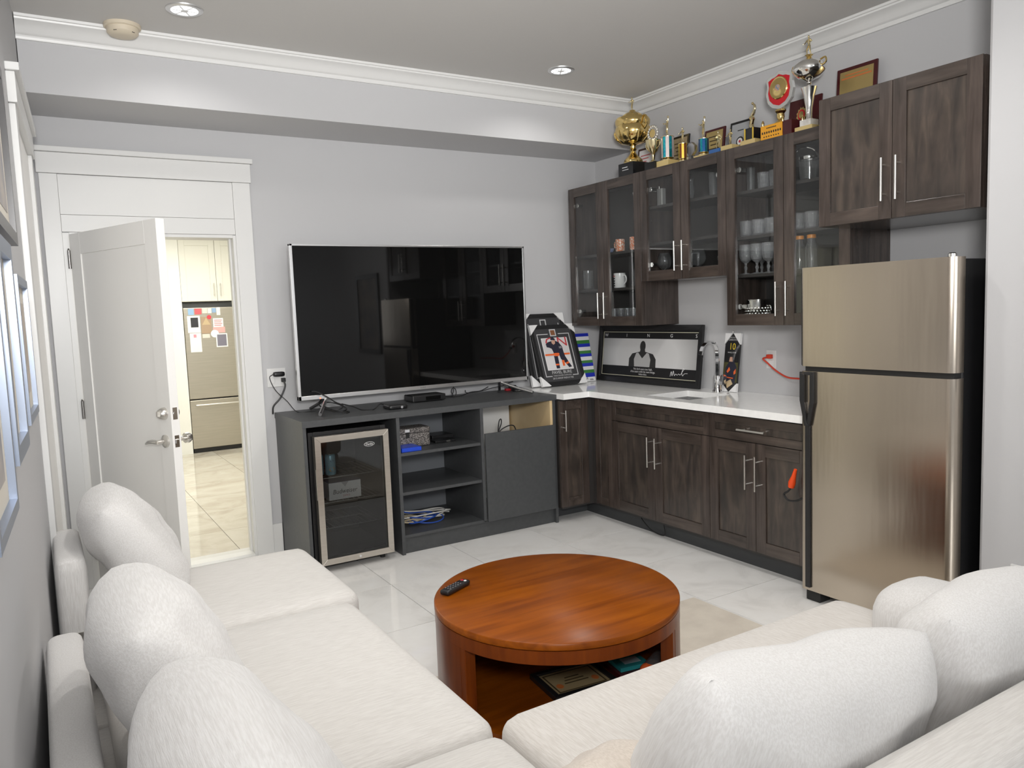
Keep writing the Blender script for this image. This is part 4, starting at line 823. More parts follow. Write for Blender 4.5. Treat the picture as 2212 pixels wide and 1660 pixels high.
MB().tube(spline([(-.2,-1.870,ZA+.09),(-.2,-1.886,ZA+.092),(-.2,-1.893,ZA+.07),(-.2,-1.886,ZA+.05),(-.2,-1.870,ZA+.048)],4), .004, 8).build('handle', silver_m, pot)
for y_, lb in ((-2.122,'glass jar with orange lid behind the right door beside the fridge'),(-2.20,'second glass jar with orange lid, nearer the fridge')):
    t = thing('lidded_jar', lb, 'jar', (-.24,y_,Z1), 'orange lidded jars'); MB().lathe([(.0005,0),(.030,0),(.034,.02),(.034,.12),(.022,.155),(.022,.175),(.0195,.175),(.0195,.153),(.031,.118),(.031,.008),(.0005,.006)], (-.24,y_,Z1), 18, 0, False).build('jar_body', glass_m, t)
    MB().lathe([(.024,.172),(.024,.190),(.020,.192)], (-.24,y_,Z1), 18).build('lid', mat('orange plastic',(.80,.30,.04),.4), t)
ib = thing('ice_bucket', 'silver rimmed glass ice bucket on the top shelf behind the right door', 'bucket', (-.22,-2.17,Z3))
MB().lathe([(.0005,0),(.048,0),(.058,.125),(.054,.125),(.044,.01),(.0005,.01)], (-.22,-2.17,Z3), 22, 0, False).build('bowl', glass_m, ib); MB().lathe([(.0585,.112),(.0605,.118),(.0605,.128),(.0575,.130)], (-.22,-2.17,Z3), 22, 0, False).build('rim', silver_m, ib)
MB().tube(spline([(-.22,-2.11,Z3+.125),(-.255,-2.12,Z3+.16),(-.265,-2.17,Z3+.175),(-.255,-2.22,Z3+.16),(-.22,-2.23,Z3+.125)],6), .005, 8).build('handle', silver_m, ib)
# ------------------------------------------------------------------ trophies on top of the cabinets
ZT = 2.3955
def figurine(parent, x, y, z, h, pose, m_):
    J = {'pel':(0,0,.50),'chest':(.0,.01,.70),'neck':(0,.01,.80),'head':(0,.015,.90)}
    arms, legs = pose
    mb = MB(); P = lambda s,f_,u: (x-f_*h, y-s*h, z+u*h)
    mb.tube([P(0,0,.46),P(0,0,.56),P(0,.01,.68),P(0,.01,.77),P(0,.012,.82),P(0,.014,.86)], [.062*h,.058*h,.082*h,.078*h,.03*h,.028*h], 8)
    mb.ball(P(0,.02,.91), .060*h, 10, sc=(1,.85,1.15))
    for sd, (e, hd) in zip((-1,1), arms):
        mb.tube([P(.085*sd,.01,.765),P(*e),P(*hd)], [.034*h,.028*h,.02*h], 7); mb.ball(P(*hd), .026*h, 7)
    for sd, (k_, ft) in zip((-1,1), legs):
        mb.tube([P(.04*sd,0,.48),P(*k_),P(*ft)], [.050*h,.036*h,.022*h], 7); mb.ball((P(*ft)[0]-.03*h,P(*ft)[1],z+.018*h), .022*h, 7, sc=(1.9,1,.8))
    return mb
ST = (((-.06,.03,.25),(-.07,-.02,.03)),((.06,.05,.25),(.08,.02,.03)))
WIDE = (((-.09,.06,.26),(-.11,0,.03)),((.09,.05,.26),(.12,0,.03)))
SMASH = (((-.20,.05,.72),(-.30,.05,.80)),((.14,.05,.88),(.15,.06,1.04)))
BAT = (((-.17,.08,.62),(-.26,.12,.58)),((.20,.05,.66),(.14,.14,.56)))
RUN = (((-.14,.10,.60),(-.24,.14,.66)),((.18,-.02,.62),(.20,.08,.52)))
def plinth(t, x, y, z0, z1, wx, wy, m_, bev=.003, name='plinth'): return bx(name, m_, t, x-wx,x+wx,y-wy,y+wy,z0,z1,bev)
marble_w = mat('white marble block',(.72,.70,.66),.25,var=((.5,.48,.45),20,4)); marble_g = mat('gold block',(.60,.46,.20),.35); blk_g = mat('black marble block',(.012,.012,.013),.15)
# 1 tall gold cup
t = thing('trophy_cup', 'tall gold trophy cup with lid figure on a black plinth at the corner end', 'trophy', (-.24,-.742,ZT), 'trophies along the cabinet tops')
x,y = -.24,-.742; pl_ = plinth(t,x,y,ZT,2.486,.072,.078,blk_g)
m = MB(); letter(m, 'BASKETBALL', .012, lambda a,b: (x-.0726,y-a,2.455+b)) if False else m.box(x-.0728,x-.0722,y-.02,y+.035,2.452,2.458); m.box(x-.0728,x-.0722,y-.03,y+.035,2.436,2.440); m.build('plate_print', lg_m, pl_)
MB().lathe([(.066,2.486),(.068,2.495),(.060,2.512),(.036,2.535),(.022,2.552),(.018,2.568),(.026,2.578),(.018,2.590),(.020,2.604),(.030,2.612)], (x,y,0), 28).build('stem', gold_m, t)
MB().lathe([(.030,2.612),(.075,2.622),(.108,2.650),(.124,2.690),(.122,2.722),(.113,2.738),(.120,2.752),(.122,2.775),(.112,2.792),(.070,2.803),(.068,2.812),(.05,2.826),(.024,2.834),(.020,2.846)], (x,y,0), 32).build('bowl', gold_m, t)
m = MB()
for i in range(10):
    a = 2*math.pi*i/10; r_ = lambda z_, rr: (x+rr*math.cos(a), y+rr*math.sin(a), z_)
    m.tube([r_(2.625,.078),r_(2.655,.110),r_(2.690,.122),r_(2.715,.118)], [.004,.012,.011,.002], 6)
m.build('flute_leaves', gold_m, t)
for s_ in (-1,1): MB().tube(spline([(x,y+s_*.118,2.70),(x,y+s_*.145,2.73),(x,y+s_*.142,2.775),(x,y+s_*.118,2.79)],5), .008, 8).build('handle', gold_m, t)
figurine(t,x,y,2.846,.092,(RUN,ST),palegold_m).build('figure', palegold_m, t)
# 2 small cup with wreath medal
t = thing('trophy_cup', 'small gold cup with a round wreath medal above, second from the corner', 'trophy', (-.25,-.957,ZT), 'trophies along the cabinet tops'); x,y = -.25,-.957
plinth(t,x,y-.01,ZT,2.452,.045,.05,blk_g)
MB().lathe([(.030,2.452),(.030,2.458),(.010,2.470),(.008,2.500),(.012,2.512),(.030,2.53),(.044,2.565),(.052,2.600),(.049,2.600),(.04,2.566),(.01,2.525)], (x,y,0), 22).build('cup', palegold_m, t)
for s_ in (-1,1): MB().tube(spline([(x,y+s_*.045,2.59),(x,y+s_*.068,2.585),(x,y+s_*.062,2.555),(x,y+s_*.035,2.54)],4), .004, 6).build('handle', palegold_m, t)
m = MB().lathe([(.030,-.006),(.032,-.006),(.032,.004),(.0005,.004)], (x,y,2.645), 20, 0, False, 'x')
for i in range(16):
    a = 2*math.pi*i/16; m.ball((x,y+.045*math.cos(a),2.645+.045*math.sin(a)), .013, 7, sc=(.6,1,1))
m.build('wreath', silver_m, t); m = MB().lathe([(.0005,-.004),(.028,-.004),(.028,.002)], (x,y,2.645), 18, 0, False, 'x'); m.build('medal', gold_m, t); MB().tube([(x,y,2.585),(x,y,2.605)], .006, 8).build('post', palegold_m, t)
# column trophies
def column(label, x, y, z0, z1, r, fh, pose, cols, base_m, ball=False, square=False):
    t = thing('column_trophy', label, 'trophy', (x,y,ZT), 'trophies along the cabinet tops')
    plinth(t,x,y,ZT,z0-.020,r*1.35,r*1.5,base_m); MB().lathe([(r*1.05,z0-.020),(r*1.05,z0-.012),(r*.6,z0-.008),(r*1.02,z0-.002),(r*1.02,z0)], (x,y,0), 20).build('foot_ring', palegold_m, t)
    m = MB(); n = 12
    for i in range(n):
        a0, a1 = 2*math.pi*i/n, 2*math.pi*(i+1)/n; rr = r*(1.0 if i % 2 else .93)
        m.add([(x+rr*math.cos(a0),y+rr*math.sin(a0),z0),(x+rr*math.cos(a1),y+rr*math.sin(a1),z0),(x+rr*math.cos(a1),y+rr*math.sin(a1),z1),(x+rr*math.cos(a0),y+rr*math.sin(a0),z1)],[(0,1,2,3)],i % 2)
    m.build('column', cols, t)
    MB().lathe([(r*1.03,z1),(r*1.05,z1+.004),(r*.6,z1+.008),(r*.35,z1+.012)], (x,y,0), 20).build('cap', palegold_m, t)
    m = figurine(t,x,y,z1+.010,fh,pose,palegold_m)
    if ball: m.ball((x-.06*fh,y-.15*fh,z1+.010+1.10*fh), .062*fh, 10)
    m.build('figure', palegold_m, t)
foil_b = mat('teal blue foil',(.02,.30,.50),.18,.8,var=((.05,.62,.62),90,2)); foil_w = mat('pale pink foil',(.72,.62,.60),.2,.5); foil_br = mat('brown foil',(.24,.07,.03),.3,.5); foil_g = mat('gold foil',(.85,.60,.10),.2,.9); foil_d = mat('dark blue foil',(.02,.08,.22),.2,.8)
column('teal and white column trophy with a raised arm player, third from the corner', -.22,-1.065,2.466,2.600,.042,.108,(SMASH,ST),[foil_b,foil_w],marble_g,True)
column('brown and gold column trophy with a player in front of the black plaque', -.22,-1.207,2.436,2.528,.029,.098,(BAT,ST),[foil_br,foil_g],marble_g)
column('short blue column trophy with a raised arm player by the maroon plaque', -.22,-1.390,2.442,2.522,.032,.110,(SMASH,ST),[foil_b,foil_d],marble_g,True)
t = thing('crystal_award', 'round clear crystal award between the column trophies', 'award', (-.2,-1.262,ZT), 'trophies along the cabinet tops')
m = MB(); pts = [(-1.262+.048*math.cos(math.pi/8+i*math.pi/4), 2.486+.046*math.sin(math.pi/8+i*math.pi/4)) for i in range(8)]; m.prism(pts,-.215,-.190,'x').build('disc', glass_m, t, .004); m = MB().prism([(-1.29,ZT),(-1.234,ZT),(-1.242,2.445),(-1.282,2.445)],-.225,-.18,'x').build('foot', glass_m, t, .003)
def small_fig(label, x, y, zf, h, pose, bm_, wy=.045):
    t = thing('figure_trophy', label, 'trophy', (x,y,ZT), 'trophies along the cabinet tops'); plinth(t,x,y,ZT,zf,.04,wy,bm_); figurine(t,x,y,zf,h,pose,palegold_m).build('figure', palegold_m, t); return t
small_fig('small gold player figure on a blue base before the maroon plaque', -.22,-1.515,2.436,.112,(RUN,WIDE),mat('blue block',(.03,.12,.35),.3))
small_fig('small gold player figure on a pale base before the grey plaque', -.22,-1.612,2.440,.100,(BAT,ST),marble_g)
# trophy with a long raised figure
t = thing('figure_trophy', 'slim gold reaching figure on a black and gold block beside the grey plaque', 'trophy', (-.22,-1.78,ZT), 'trophies along the cabinet tops'); x,y = -.22,-1.78
plinth(t,x,y,ZT,2.438,.045,.055,marble_g); plinth(t,x,y,2.438,2.506,.030,.036,blk_g,name='block')
for s_ in (-1,1): bx('gold_edge', foil_g, t, x-.032,x-.030,y+s_*.030-.005,y+s_*.030+.005,2.439,2.505)
m = MB().tube(spline([(x,y,2.506),(x,y+.006,2.53),(x-.004,y-.004,2.555),(x,y+.004,2.575),(x,y-.012,2.60),(x,y-.018,2.625),(x,y-.010,2.642)],6), [.014]*6+[.012]*6+[.015]*6+[.010]*6+[.008]*6+[.007]*6+[.004], 8); m.ball((x,y-.002,2.648), .008, 8); m.build('figure', palegold_m, t)
# red shield award
t = thing('shield_award', 'clear shield award with red face and gold disc on a dark base', 'award', (-.23,-1.965,ZT), 'trophies along the cabinet tops')
y = -1.965; mar_m = mat('dark maroon wood',(.06,.008,.010),.2)
bx('base', mar_m, t, -.27,-.16,-2.095,-1.885,ZT,2.488, .002)
fo = bx('sign_face', mat('orange yellow plate',(.80,.36,.02),.4), t, -.274,-.270,-2.035,-1.886,2.40,2.486)
m = MB(); letter(m,'RUNNER AWARD',.012,lambda a,b:(-.2745,-1.96-a,2.472+b)) if False else None
m = MB()
for k_,(zc_,w_,h_) in enumerate(((2.470,.03,.005),(2.446,.062,.010),(2.424,.05,.005))):
    for i in range(9 if k_ == 1 else 7): a = -1.9605+w_-2*w_*i/(8 if k_ == 1 else 6); m.box(-.2748,-.274,a-.0035*(1.4 if k_==1 else 1),a+.0035,zc_-h_*.6,zc_+h_*.6)
m.build('plate_print', blk_g, fo)
for yy in (-1.892,-2.03,-2.088): MB().lathe([(.007,2.40),(.007,2.50),(.009,2.505),(.004,2.518)], (-.262 if yy > -2.05 else -.17,yy,0), 10).build('gold_post', gold_m, t)
MB().lathe([(.040,2.488),(.036,2.498),(.016,2.515),(.022,2.530),(.020,2.55),(.030,2.562),(.028,2.572)], (-.20,y,0), 20).build('stem', gold_m, t)
def shield(k, dz=0): return [(y-s_*k, 2.682+u*k) for s_, u in ((0,.104),(-.035,.088),(-.06,.086),(-.092,.072),(-.085,.03),(-.094,-.01),(-.082,-.06),(-.05,-.092),(-.018,-.104),(0,-.110),(.018,-.104),(.05,-.092),(.082,-.06),(.094,-.01),(.085,.03),(.092,.072),(.06,.086),(.035,.088))]
acr = mat('clear acrylic',(.80,.82,.80),.1,trans=.6,ior=1.45)
MB().prism(shield(1.0),-.212,-.188,'x').build('shield', acr, t, .003); MB().prism(shield(.80),-.2145,-.2125,'x').build('red_face', mat('crimson face',(.55,.01,.02),.3), t)
MB().lathe([(.0005,-.010),(.024,-.010),(.046,-.004),(.058,-.006),(.062,-.002),(.062,.002)], (-.2165,y,2.69), 28, 0, False, 'x').build('gold_disc', gold_m, t)
MB().lathe([(.0005,-.0115),(.018,-.0110),(.018,-.0100)], (-.2165,y,2.69), 18, 0, False, 'x').build('emblem', mat('blue emblem print',(.15,.25,.35),.4,var=((.7,.35,.15),60,2)), t)
# silver cup
t = thing('trophy_cup', 'silver trophy cup with a gold figure on top, beside the fridge cabinet', 'trophy', (-.22,-2.17,ZT), 'trophies along the cabinet tops'); x,y = -.22,-2.17
plinth(t,x,y,ZT,2.432,.05,.056,marble_g); plinth(t,x,y,2.432,2.468,.035,.035,marble_w,name='block')
MB().lathe([(.022,2.468),(.016,2.48),(.018,2.53),(.028,2.59),(.042,2.638),(.039,2.638),(.02,2.60)], (x,y,0), 22).build('lower_cup', silver_m, t)
MB().lathe([(.010,2.60),(.010,2.640),(.016,2.645),(.009,2.652),(.014,2.660),(.010,2.668),(.020,2.676),(.055,2.690),(.080,2.718),(.086,2.740),(.080,2.755),(.055,2.775),(.022,2.788),(.012,2.792)], (x,y,0), 28).build('bowl', silver_m, t)
MB().lathe([(.016,2.790),(.012,2.80),(.018,2.806),(.022,2.808)], (x,y,0), 16).build('collar', gold_m, t)
for s_ in (-1,1): MB().tube(spline([(x,y+s_*.082,2.735),(x,y+s_*.106,2.748),(x,y+s_*.10,2.772),(x,y+s_*.072,2.768)],4), .005, 6).build('handle', gold_m, t)
figurine(t,x,y,2.806,.108,(BAT,WIDE),palegold_m).build('figure', palegold_m, t)
# plaques against the wall
def plaque(label, y0, w, h, z0, frame_m, face_m, detail, tilt=7, b=.016, xb=-.062, cat='plaque'):
    t = thing('award_plaque', label, cat, (-.05,y0-w/2,ZT), 'plaques along the cabinet tops'); a = math.radians(tilt); pm = PM((xb,y0,z0),(0,-1,0),(math.sin(a),0,math.cos(a)))
    pm(rect(MB(),0,w,0,h,0,.012)).build('board', frame_m, t, .002); f_ = pm(rect(MB(),b,w-b,b,h-b,.012,.0135)).build('face', face_m, t)
    detail(t, pm, w, h); return t
goldface = mat('brushed gold plate',(.50,.38,.16),.35,.7); dkf = mat('black lacquer',(.012,.012,.013),.2); grf = mat('silver grey plate',(.42,.43,.45),.4,.3)
def d_cert(t, pm, w, h):
    for i in range(3): pm(rect(MB(),.035,w-.035-.02*i,h-.06-.022*i,h-.052-.022*i,.0135,.0142)).build('print_line', mat('red ink',(.55,.15,.15)), t)
    for i in range(2): pm(rect(MB(),.03,w-.05,h*.40-.02*i,h*.40+.009-.02*i,.0135,.0142)).build('print_line', mat('blue ink',(.05,.06,.22),.6), t)
def d_lines(t, pm, w, h):
    for i in range(6): pm(rect(MB(),.04+.01*(i % 3),w-.04-.01*((i*2) % 3),h-.055-.026*i,h-.048-.026*i,.0135,.0142)).build('print_line', mat('dark brown ink',(.06,.04,.015),.6), t)
def d_emblem(t, pm, w, h):
    m = MB().lathe([(.030,0),(.030,.0010)], (0,0,0), 24, 0); m.lathe([(.021,.0010),(.021,.0016)], (0,0,0), 24, 1); m.lathe([(.009,.0016),(.009,.0022)], (0,0,0), 8, 2); m.v = [(w*.52+a,h*.42+b,.0135+c) for a,b,c in m.v]
    rect(m,w*.38,w*.66,h*.72,h*.745,.0135,.0142,0); pm(m).build('emblem', [mat('black print',(.02,.02,.02)), wp_m, red_m], t)
def d_star(t, pm, w, h):
    m = MB(); P = []
    for i in range(24): r_ = .040 if i % 2 else .033; P.append((w*.42+r_*.9*math.cos(i*math.pi/12), h*.62+r_*1.15*math.sin(i*math.pi/12)))
    poly(m,P,.012,.016,0); poly(m,[(w*.42+.026*.9*math.cos(i*math.pi/8),h*.62+.030*math.sin(i*math.pi/8)) for i in range(16)],.016,.018,1); poly(m,[(w*.42+.016*math.cos(i*math.pi/8),h*.62+.020*math.sin(i*math.pi/8)) for i in range(16)],.018,.020,0); pm(m).build('emblem', [gold_m, mat('crimson face',(.55,.01,.02))], t)
def d_arc(t, pm, w, h):
    cx, cy = w*.5,h*.22; br, ru = mat('dark brown ink',(.06,.04,.015)), mat('rust ink',(.55,.16,.04),.5)
    def arc(n, a0, st, wd, r0, r1): return [(cx+r*math.cos(math.radians(q)),cy+r*math.sin(math.radians(q)),.0142) for r,q in [(r0,a0-i*wd) for i in range(n)]+[(r1,a0-(n-1-i)*wd) for i in range(n)]]
    pm(MB().add(arc(18,178,0,10.4,.055,.066),[tuple(range(36))])).build('arc_print', ru, t)
    for i in range(18):
        a = 170-i*9.4; pm(MB().add(arc(2,a,0,6,.090,.104),[(0,1,2,3)])).build('letter_mark', br, t)
    for v0,v1,ins in ((.062,.054,.03),(.044,.038,.05)): pm(rect(MB(),ins,w-ins,h-v0,h-v1,.0135,.0142)).build('print_line', ru, t)
plaque('white certificate in a dark frame behind the tall gold cup', -.575,.175,.228,ZT+.002,mat('dark walnut',(.05,.02,.015),.3),mat('certificate paper',(.78,.76,.76),.5),d_cert, cat='certificate')
plaque('black plaque with a pale brass plate behind the brown column trophy', -.915,.175,.240,ZT+.002,dkf,mat('pale brass plate',(.40,.33,.22),.4,.4),d_lines)
plaque('maroon plaque with a gold plate behind the small figure on blue', -1.235,.175,.220,ZT+.002,mar_m,goldface,d_lines)
plaque('black plaque with a silver grey plate and round emblem', -1.455,.170,.222,ZT+.002,dkf,grf,d_emblem)
plaque('plain maroon plaque with a gold rosette behind the shield award', -1.905,.215,.245,ZT+.002,mar_m,mar_m,d_star, b=.004)
plaque('large maroon plaque with gold plate standing highest above the fridge cabinet', -2.222,.238,.335,ZT+.002,mar_m,goldface,d_arc, tilt=4, b=.020)
# ------------------------------------------------------------------ ceiling fittings
for lxy, lb, pw in (((-3.164,-.94),'round recessed ceiling light near the smoke detector',14),((-.965,-.92),'round recessed ceiling light above the trophy corner',14),
  ((-2.9,-2.2),'added unseen recessed ceiling light just above the top edge of the view, left one',50),((-1.5,-2.2),'added unseen recessed ceiling light just above the top edge of the view, right one',50),  # these and the next pair are unseen, added to brighten floor and seats
  ((-3.0,-3.2),'added unseen recessed ceiling light over the left sofa run',34),((-1.6,-3.2),'added unseen recessed ceiling light over the right sofa run',34)):
    t = thing('recessed_light', lb, 'ceiling light', (*lxy,2.98), 'recessed ceiling lights'); x,y = lxy
    MB().lathe([(.062,2.9799),(.062,2.972),(.078,2.971),(.084,2.975),(.085,2.9799)], (x,y,0), 28, 0, False).build('trim_ring', mat('satin nickel ring',(.70,.70,.70),.35,.8), t)
    MB().lathe([(.0005,2.976),(.062,2.976)], (x,y,0), 28, 0, False).build('lens', mat('lit lamp lens',(.9,.9,.9),.4,emit=((.95,.97,1),2.2)), t)
    m = MB()
    for a in range(3): q = a*math.pi/3; m.tube([(x-.058*math.cos(q),y-.058*math.sin(q),2.9735),(x+.058*math.cos(q),y+.058*math.sin(q),2.9735)], .004, 6)
    MB().lathe([(.0005,2.970),(.016,2.970),(.016,2.976)], (x,y,0), 16, 0, False).build('hub', white_m, t); m.build('spokes', white_m, t)
    sp_ = light('recessed_lamp', 'SPOT', (x,y,2.965), pw, (1,.97,.93), radius=.05); sp_.data.spot_size = math.radians(150); sp_.data.spot_blend = .6
x,y = -3.40,-.60; t = thing('smoke_detector', 'cream round smoke detector on the ceiling by the moulding', 'smoke detector', (x,y,2.98)); sm_m = mat('aged cream plastic',(.68,.60,.47),.5)
MB().lathe([(.085,2.9799),(.085,2.966),(.080,2.962)], (x,y,0), 32).build('base_plate', sm_m, t); MB().lathe([(.074,2.963),(.072,2.94),(.060,2.928),(.030,2.924),(.0005,2.924)], (x,y,0), 32, 0, False).build('cover', sm_m, t)
for a in (-2.2,-.9): MB().box(-.008,.008,-.002,.002,-.002,.002).xf(Matrix.Translation((x+.066*math.cos(a),y+.066*math.sin(a),2.936))@Matrix.Rotation(a+math.pi/2,4,'Z')).build('vent_slot', black_m, t)
# ------------------------------------------------------------------ pictures on the left wall (u runs towards the camera)
silv = mat('silver blue frame',(.30,.34,.42),.38,.8); dkfr = mat('dark bronze frame',(.05,.048,.05),.3)
def wallpic(label, u0, u1, z0, z1, d, b, fm, mid, art):
    t = thing('wall_picture', label, 'picture', (lx(-u0),-u0,z0), 'pictures on the left wall')
    m = MB()
    for P in ([(u0,z0),(u0+b,z0+b),(u0+b,z1-b),(u0,z1)],[(u1,z1),(u1-b,z1-b),(u1-b,z0+b),(u1,z0)],[(u0,z1),(u0+b,z1-b),(u1-b,z1-b),(u1,z1)],[(u1,z0),(u1-b,z0+b),(u0+b,z0+b),(u0,z0)]): m.prism(P, .002, d, 'y')
    lwall(m).build('frame', fm, t); lwall(MB().box(u0+b,u1-b,.002,d*.5,z0+b,z1-b)).build('mat_board', mid, t)
    lwall(MB().box(u0+b+.05,u1-b-.05,d*.5,d*.5+.001,z0+b+.05,z1-b-.05)).build('print', art, t)
wallpic('upper dark framed picture on the left wall', 2.25,2.95,1.745,2.25,.030,.035,dkfr,mat('cream mat board',(.70,.66,.58),.7),mat('grey art print',(.30,.30,.32),.6,var=((.5,.45,.4),6,3)))
wallpic('silver framed picture on the left wall nearest the side door', 1.97,2.40,1.225,1.655,.028,.025,silv,mat('cream mat board',(.70,.66,.58)),mat('warm art print',(.45,.38,.32),.6,var=((.6,.55,.5),6,3)))
wallpic('deep silver framed picture in the middle of the left wall', 2.62,2.98,1.20,1.715,.034,.040,silv,mat('cream mat board',(.70,.66,.58)),mat('warm art print',(.45,.38,.32)))
wallpic('silver framed picture on the left wall nearest the viewpoint', 3.04,3.45,1.12,1.60,.030,.025,silv,mat('cream mat board',(.70,.66,.58)),mat('grey art print',(.30,.30,.32)))
t = thing('wall_picture', 'tall black framed picture on the wall beside the fridge, seen mirrored in the television', 'picture', (-.605,-3.88,1.06))
m = frame_pts(MB(), .68,.90,.05,.025); PM((-.6055,-3.54,1.06),(0,-1,0),(0,0,1))(m).build('frame', dkfr, t); PM((-.6055,-3.54,1.06),(0,-1,0),(0,0,1))(rect(MB(),.05,.63,.05,.85,0,.012)).build('print', mat('grey art print',(.30,.30,.32)), t)
# ------------------------------------------------------------------ rug and coffee table
rug_m = mat('beige pile rug',(.66,.60,.52),.9,bump=(600,.7,.004),var=((.74,.68,.59),9,4))
tag(MB().box(-2.75,-1.145,-4.15,-2.185,.0005,.010).build('rug', rug_m, None, .004), 'beige low pile rug under the round coffee table', 'rug')
ch_h = wood('cherry veneer', (.17,.038,.002), (.24,.058,.003), (.30,.078,.004), (1.0,12,12), .30, .0, 2.2, .2)
ch_v = wood('cherry veneer upright', (.13,.026,.004), (.17,.036,.005), (.21,.047,.006), (12,12,1.0), .28, .12, 2.2, .2)
for m_ in (ch_h, ch_v): m_.node_tree.nodes['Principled BSDF'].inputs['Specular IOR Level'].default_value = .18
TX, TY_, TR_ = -2.32,-2.667,.453
ct_ = thing('coffee_table', 'round cherry wood coffee table with open shelf on the rug', 'coffee table', (TX,TY_,.010))
MB().lathe([(TR_-.004,.424),(TR_,.427),(TR_,.446),(TR_-.004,.450),(.0005,.450)], (TX,TY_,0), 96).build('table_top', ch_h, ct_, auto=50)
def ring(r0, r1, z0, z1, a0, a1, n):
    m = MB(); A = [math.radians(a0+(a1-a0)*i/n) for i in range(n+1)]; full = abs(a1-a0) >= 359.9
    vs = []
    for a in A:
        for r, z_ in ((r0,z0),(r1,z0),(r1,z1),(r0,z1)): vs.append((TX+r*math.cos(a),TY_+r*math.sin(a),z_))
    fs = [(4*i+j,4*i+4+j,4*i+4+(j+1)%4,4*i+(j+1)%4) for i in range(n) for j in range(4)]
    if not full: fs += [(0,1,2,3),(4*n+3,4*n+2,4*n+1,4*n)]
    return m.add(vs, fs, 0, True)
ring(TR_-.022,TR_-.001,.378,.423,0,360,96).build('apron', ch_v, ct_, auto=50)
# shell: open towards the camera side
ring(TR_-.022,TR_-.002,.010,.377,-59,189,80).build('shell_panel', ch_v, ct_, auto=50)
for a in (-60.5,190.5):
    q = math.radians(a); MB().box(-.045,.0,-.013,.013,.010,.377).xf(Matrix.Translation((TX+(TR_-.003)*math.cos(q),TY_+(TR_-.003)*math.sin(q),0))@Matrix.Rotation(q,4,'Z')).build('post', ch_v, ct_, .002)
ring(TR_-.06,TR_-.004,.010,.060,-168,-63,24).build('base_ring', ch_v, ct_, auto=50)
MB().lathe([(.0005,.090),(TR_-.024,.090),(TR_-.024,.108),(.0005,.108)], (TX,TY_,0), 64).build('shelf', ch_h, ct_, auto=50)
# remote on top
t = thing('remote_control', 'black remote control lying near the edge of the coffee table', 'remote', (-2.613,-2.42,.4503), local=True, rz=math.radians(26))
MB().rbox((.072,.021,.010), .008, 3, c=(0,0,.0105)).build('case', black_m, t)
m = MB()
for i in range(5):
    for j in range(3): m.lathe([(.0035,.0204),(.003,.0216)], (-.045+i*.016,-.011+j*.011,0), 8)
m.build('buttons', mat('grey rubber keys',(.16,.16,.17),.5), t); m = MB().lathe([(.007,.0204),(.006,.0218)], (.052,.006,0), 12); m.build('power_key', mat('red plastic',(.45,.02,.03)), t); MB().lathe([(.006,.0204),(.005,.0218)], (.052,-.009,0), 12).build('mode_key', mat('white plastic',(.80,.80,.80)), t)
# things on the shelf
t = thing('framed_certificate', 'black framed certificate with gold print lying on the coffee table shelf', 'certificate', (-2.285,-2.72,.108), local=True, rz=math.radians(-6))
frame_pts(MB(), .27,.21,.022,.020).xf(Matrix.Translation((-.135,-.105,.0005))).build('frame', fbl_m, t, .002); MB().box(-.113,.113,-.083,.083,.001,.013).build('certificate_sheet', mat('tan certificate',(.36,.28,.15),.5), t)
frame_pts(MB(), .20,.14,.005,.001).xf(Matrix.Translation((-.10,-.07,.0132))).build('border_print', mat('dark brown ink',(.06,.04,.015)), t)
for i in range(3): MB().box(-.05+.01*i,.05-.01*i,-.02+i*.02,-.014+i*.02,.0132,.0140).build('print_line', mat('dark brown ink',(.06,.04,.015)), t)
for s_ in (-1,1): MB().prism([(s_*.075+.014*math.cos(k*.785),-.025+.018*math.sin(k*.785)) for k in range(8)],.0132,.0138).build('emblem_print', mat('rust ink',(.55,.16,.04),.5), t)
t = thing('dark_book', 'dark red book under the teal box on the table shelf', 'book', (-2.055,-2.745,.108), local=True, rz=math.radians(-10)); MB().box(-.075,.075,-.085,.085,.0005,.024).build('cover', mat('dark red cover',(.07,.01,.012),.4), t, .002)
t = thing('teal_box', 'small flat teal box on the coffee table shelf beside the certificate', 'box', (-2.06,-2.765,.1325), local=True, rz=math.radians(-10)); MB().box(-.062,.062,-.05,.05,.0,.016).build('box', mat('teal card',(.03,.30,.32),.4), t, .002); MB().box(-.03,.04,-.025,.02,.016,.0165).build('label_print', mat('pale label',(.55,.65,.70),.5), t)
t = thing('foil_pouch', 'shiny silver snack pouch with orange end on the coffee table shelf', 'pouch', (-2.06,-2.93,.108), local=True, rz=math.radians(28)); foil_m = mat('silver foil',(.80,.80,.82),.22,.9,bump=(9,.5,.03))
MB().rbox((.085,.045,.055), .035, 4, c=(0,0,.057), puff=(0,0,.01)).build('pouch', foil_m, t); MB().rbox((.018,.046,.056), .03, 3, c=(-.072,0,.0575)).build('printed_end', mat('orange red print',(.80,.14,.03)), t)
# ------------------------------------------------------------------ sectional sofa
def fabric(name, c1, c2, stretch, sc=125):
    m = mat(name, c1, .92, var=(c2, sc, 5, .38, .62), stretch=stretch, sheen=.25)
    nt = m.node_tree; b = nt.nodes['Principled BSDF']; tc = nt.nodes.new('ShaderNodeTexCoord'); mp = nt.nodes.new('ShaderNodeMapping'); mp.inputs['Scale'].default_value = stretch
    n = nt.nodes.new('ShaderNodeTexNoise'); n.inputs['Scale'].default_value = sc*2.2; n.inputs['Detail'].default_value = 3; q = nt.nodes.new('ShaderNodeBump'); q.inputs['Strength'].default_value = .35; q.inputs['Distance'].default_value = .003
    nt.links.new(tc.outputs['Object'], mp.inputs['Vector']); nt.links.new(mp.outputs['Vector'], n.inputs['Vector']); nt.links.new(n.outputs['Fac'], q.inputs['Height']); nt.links.new(q.outputs['Normal'], b.inputs['Normal'])
    return m
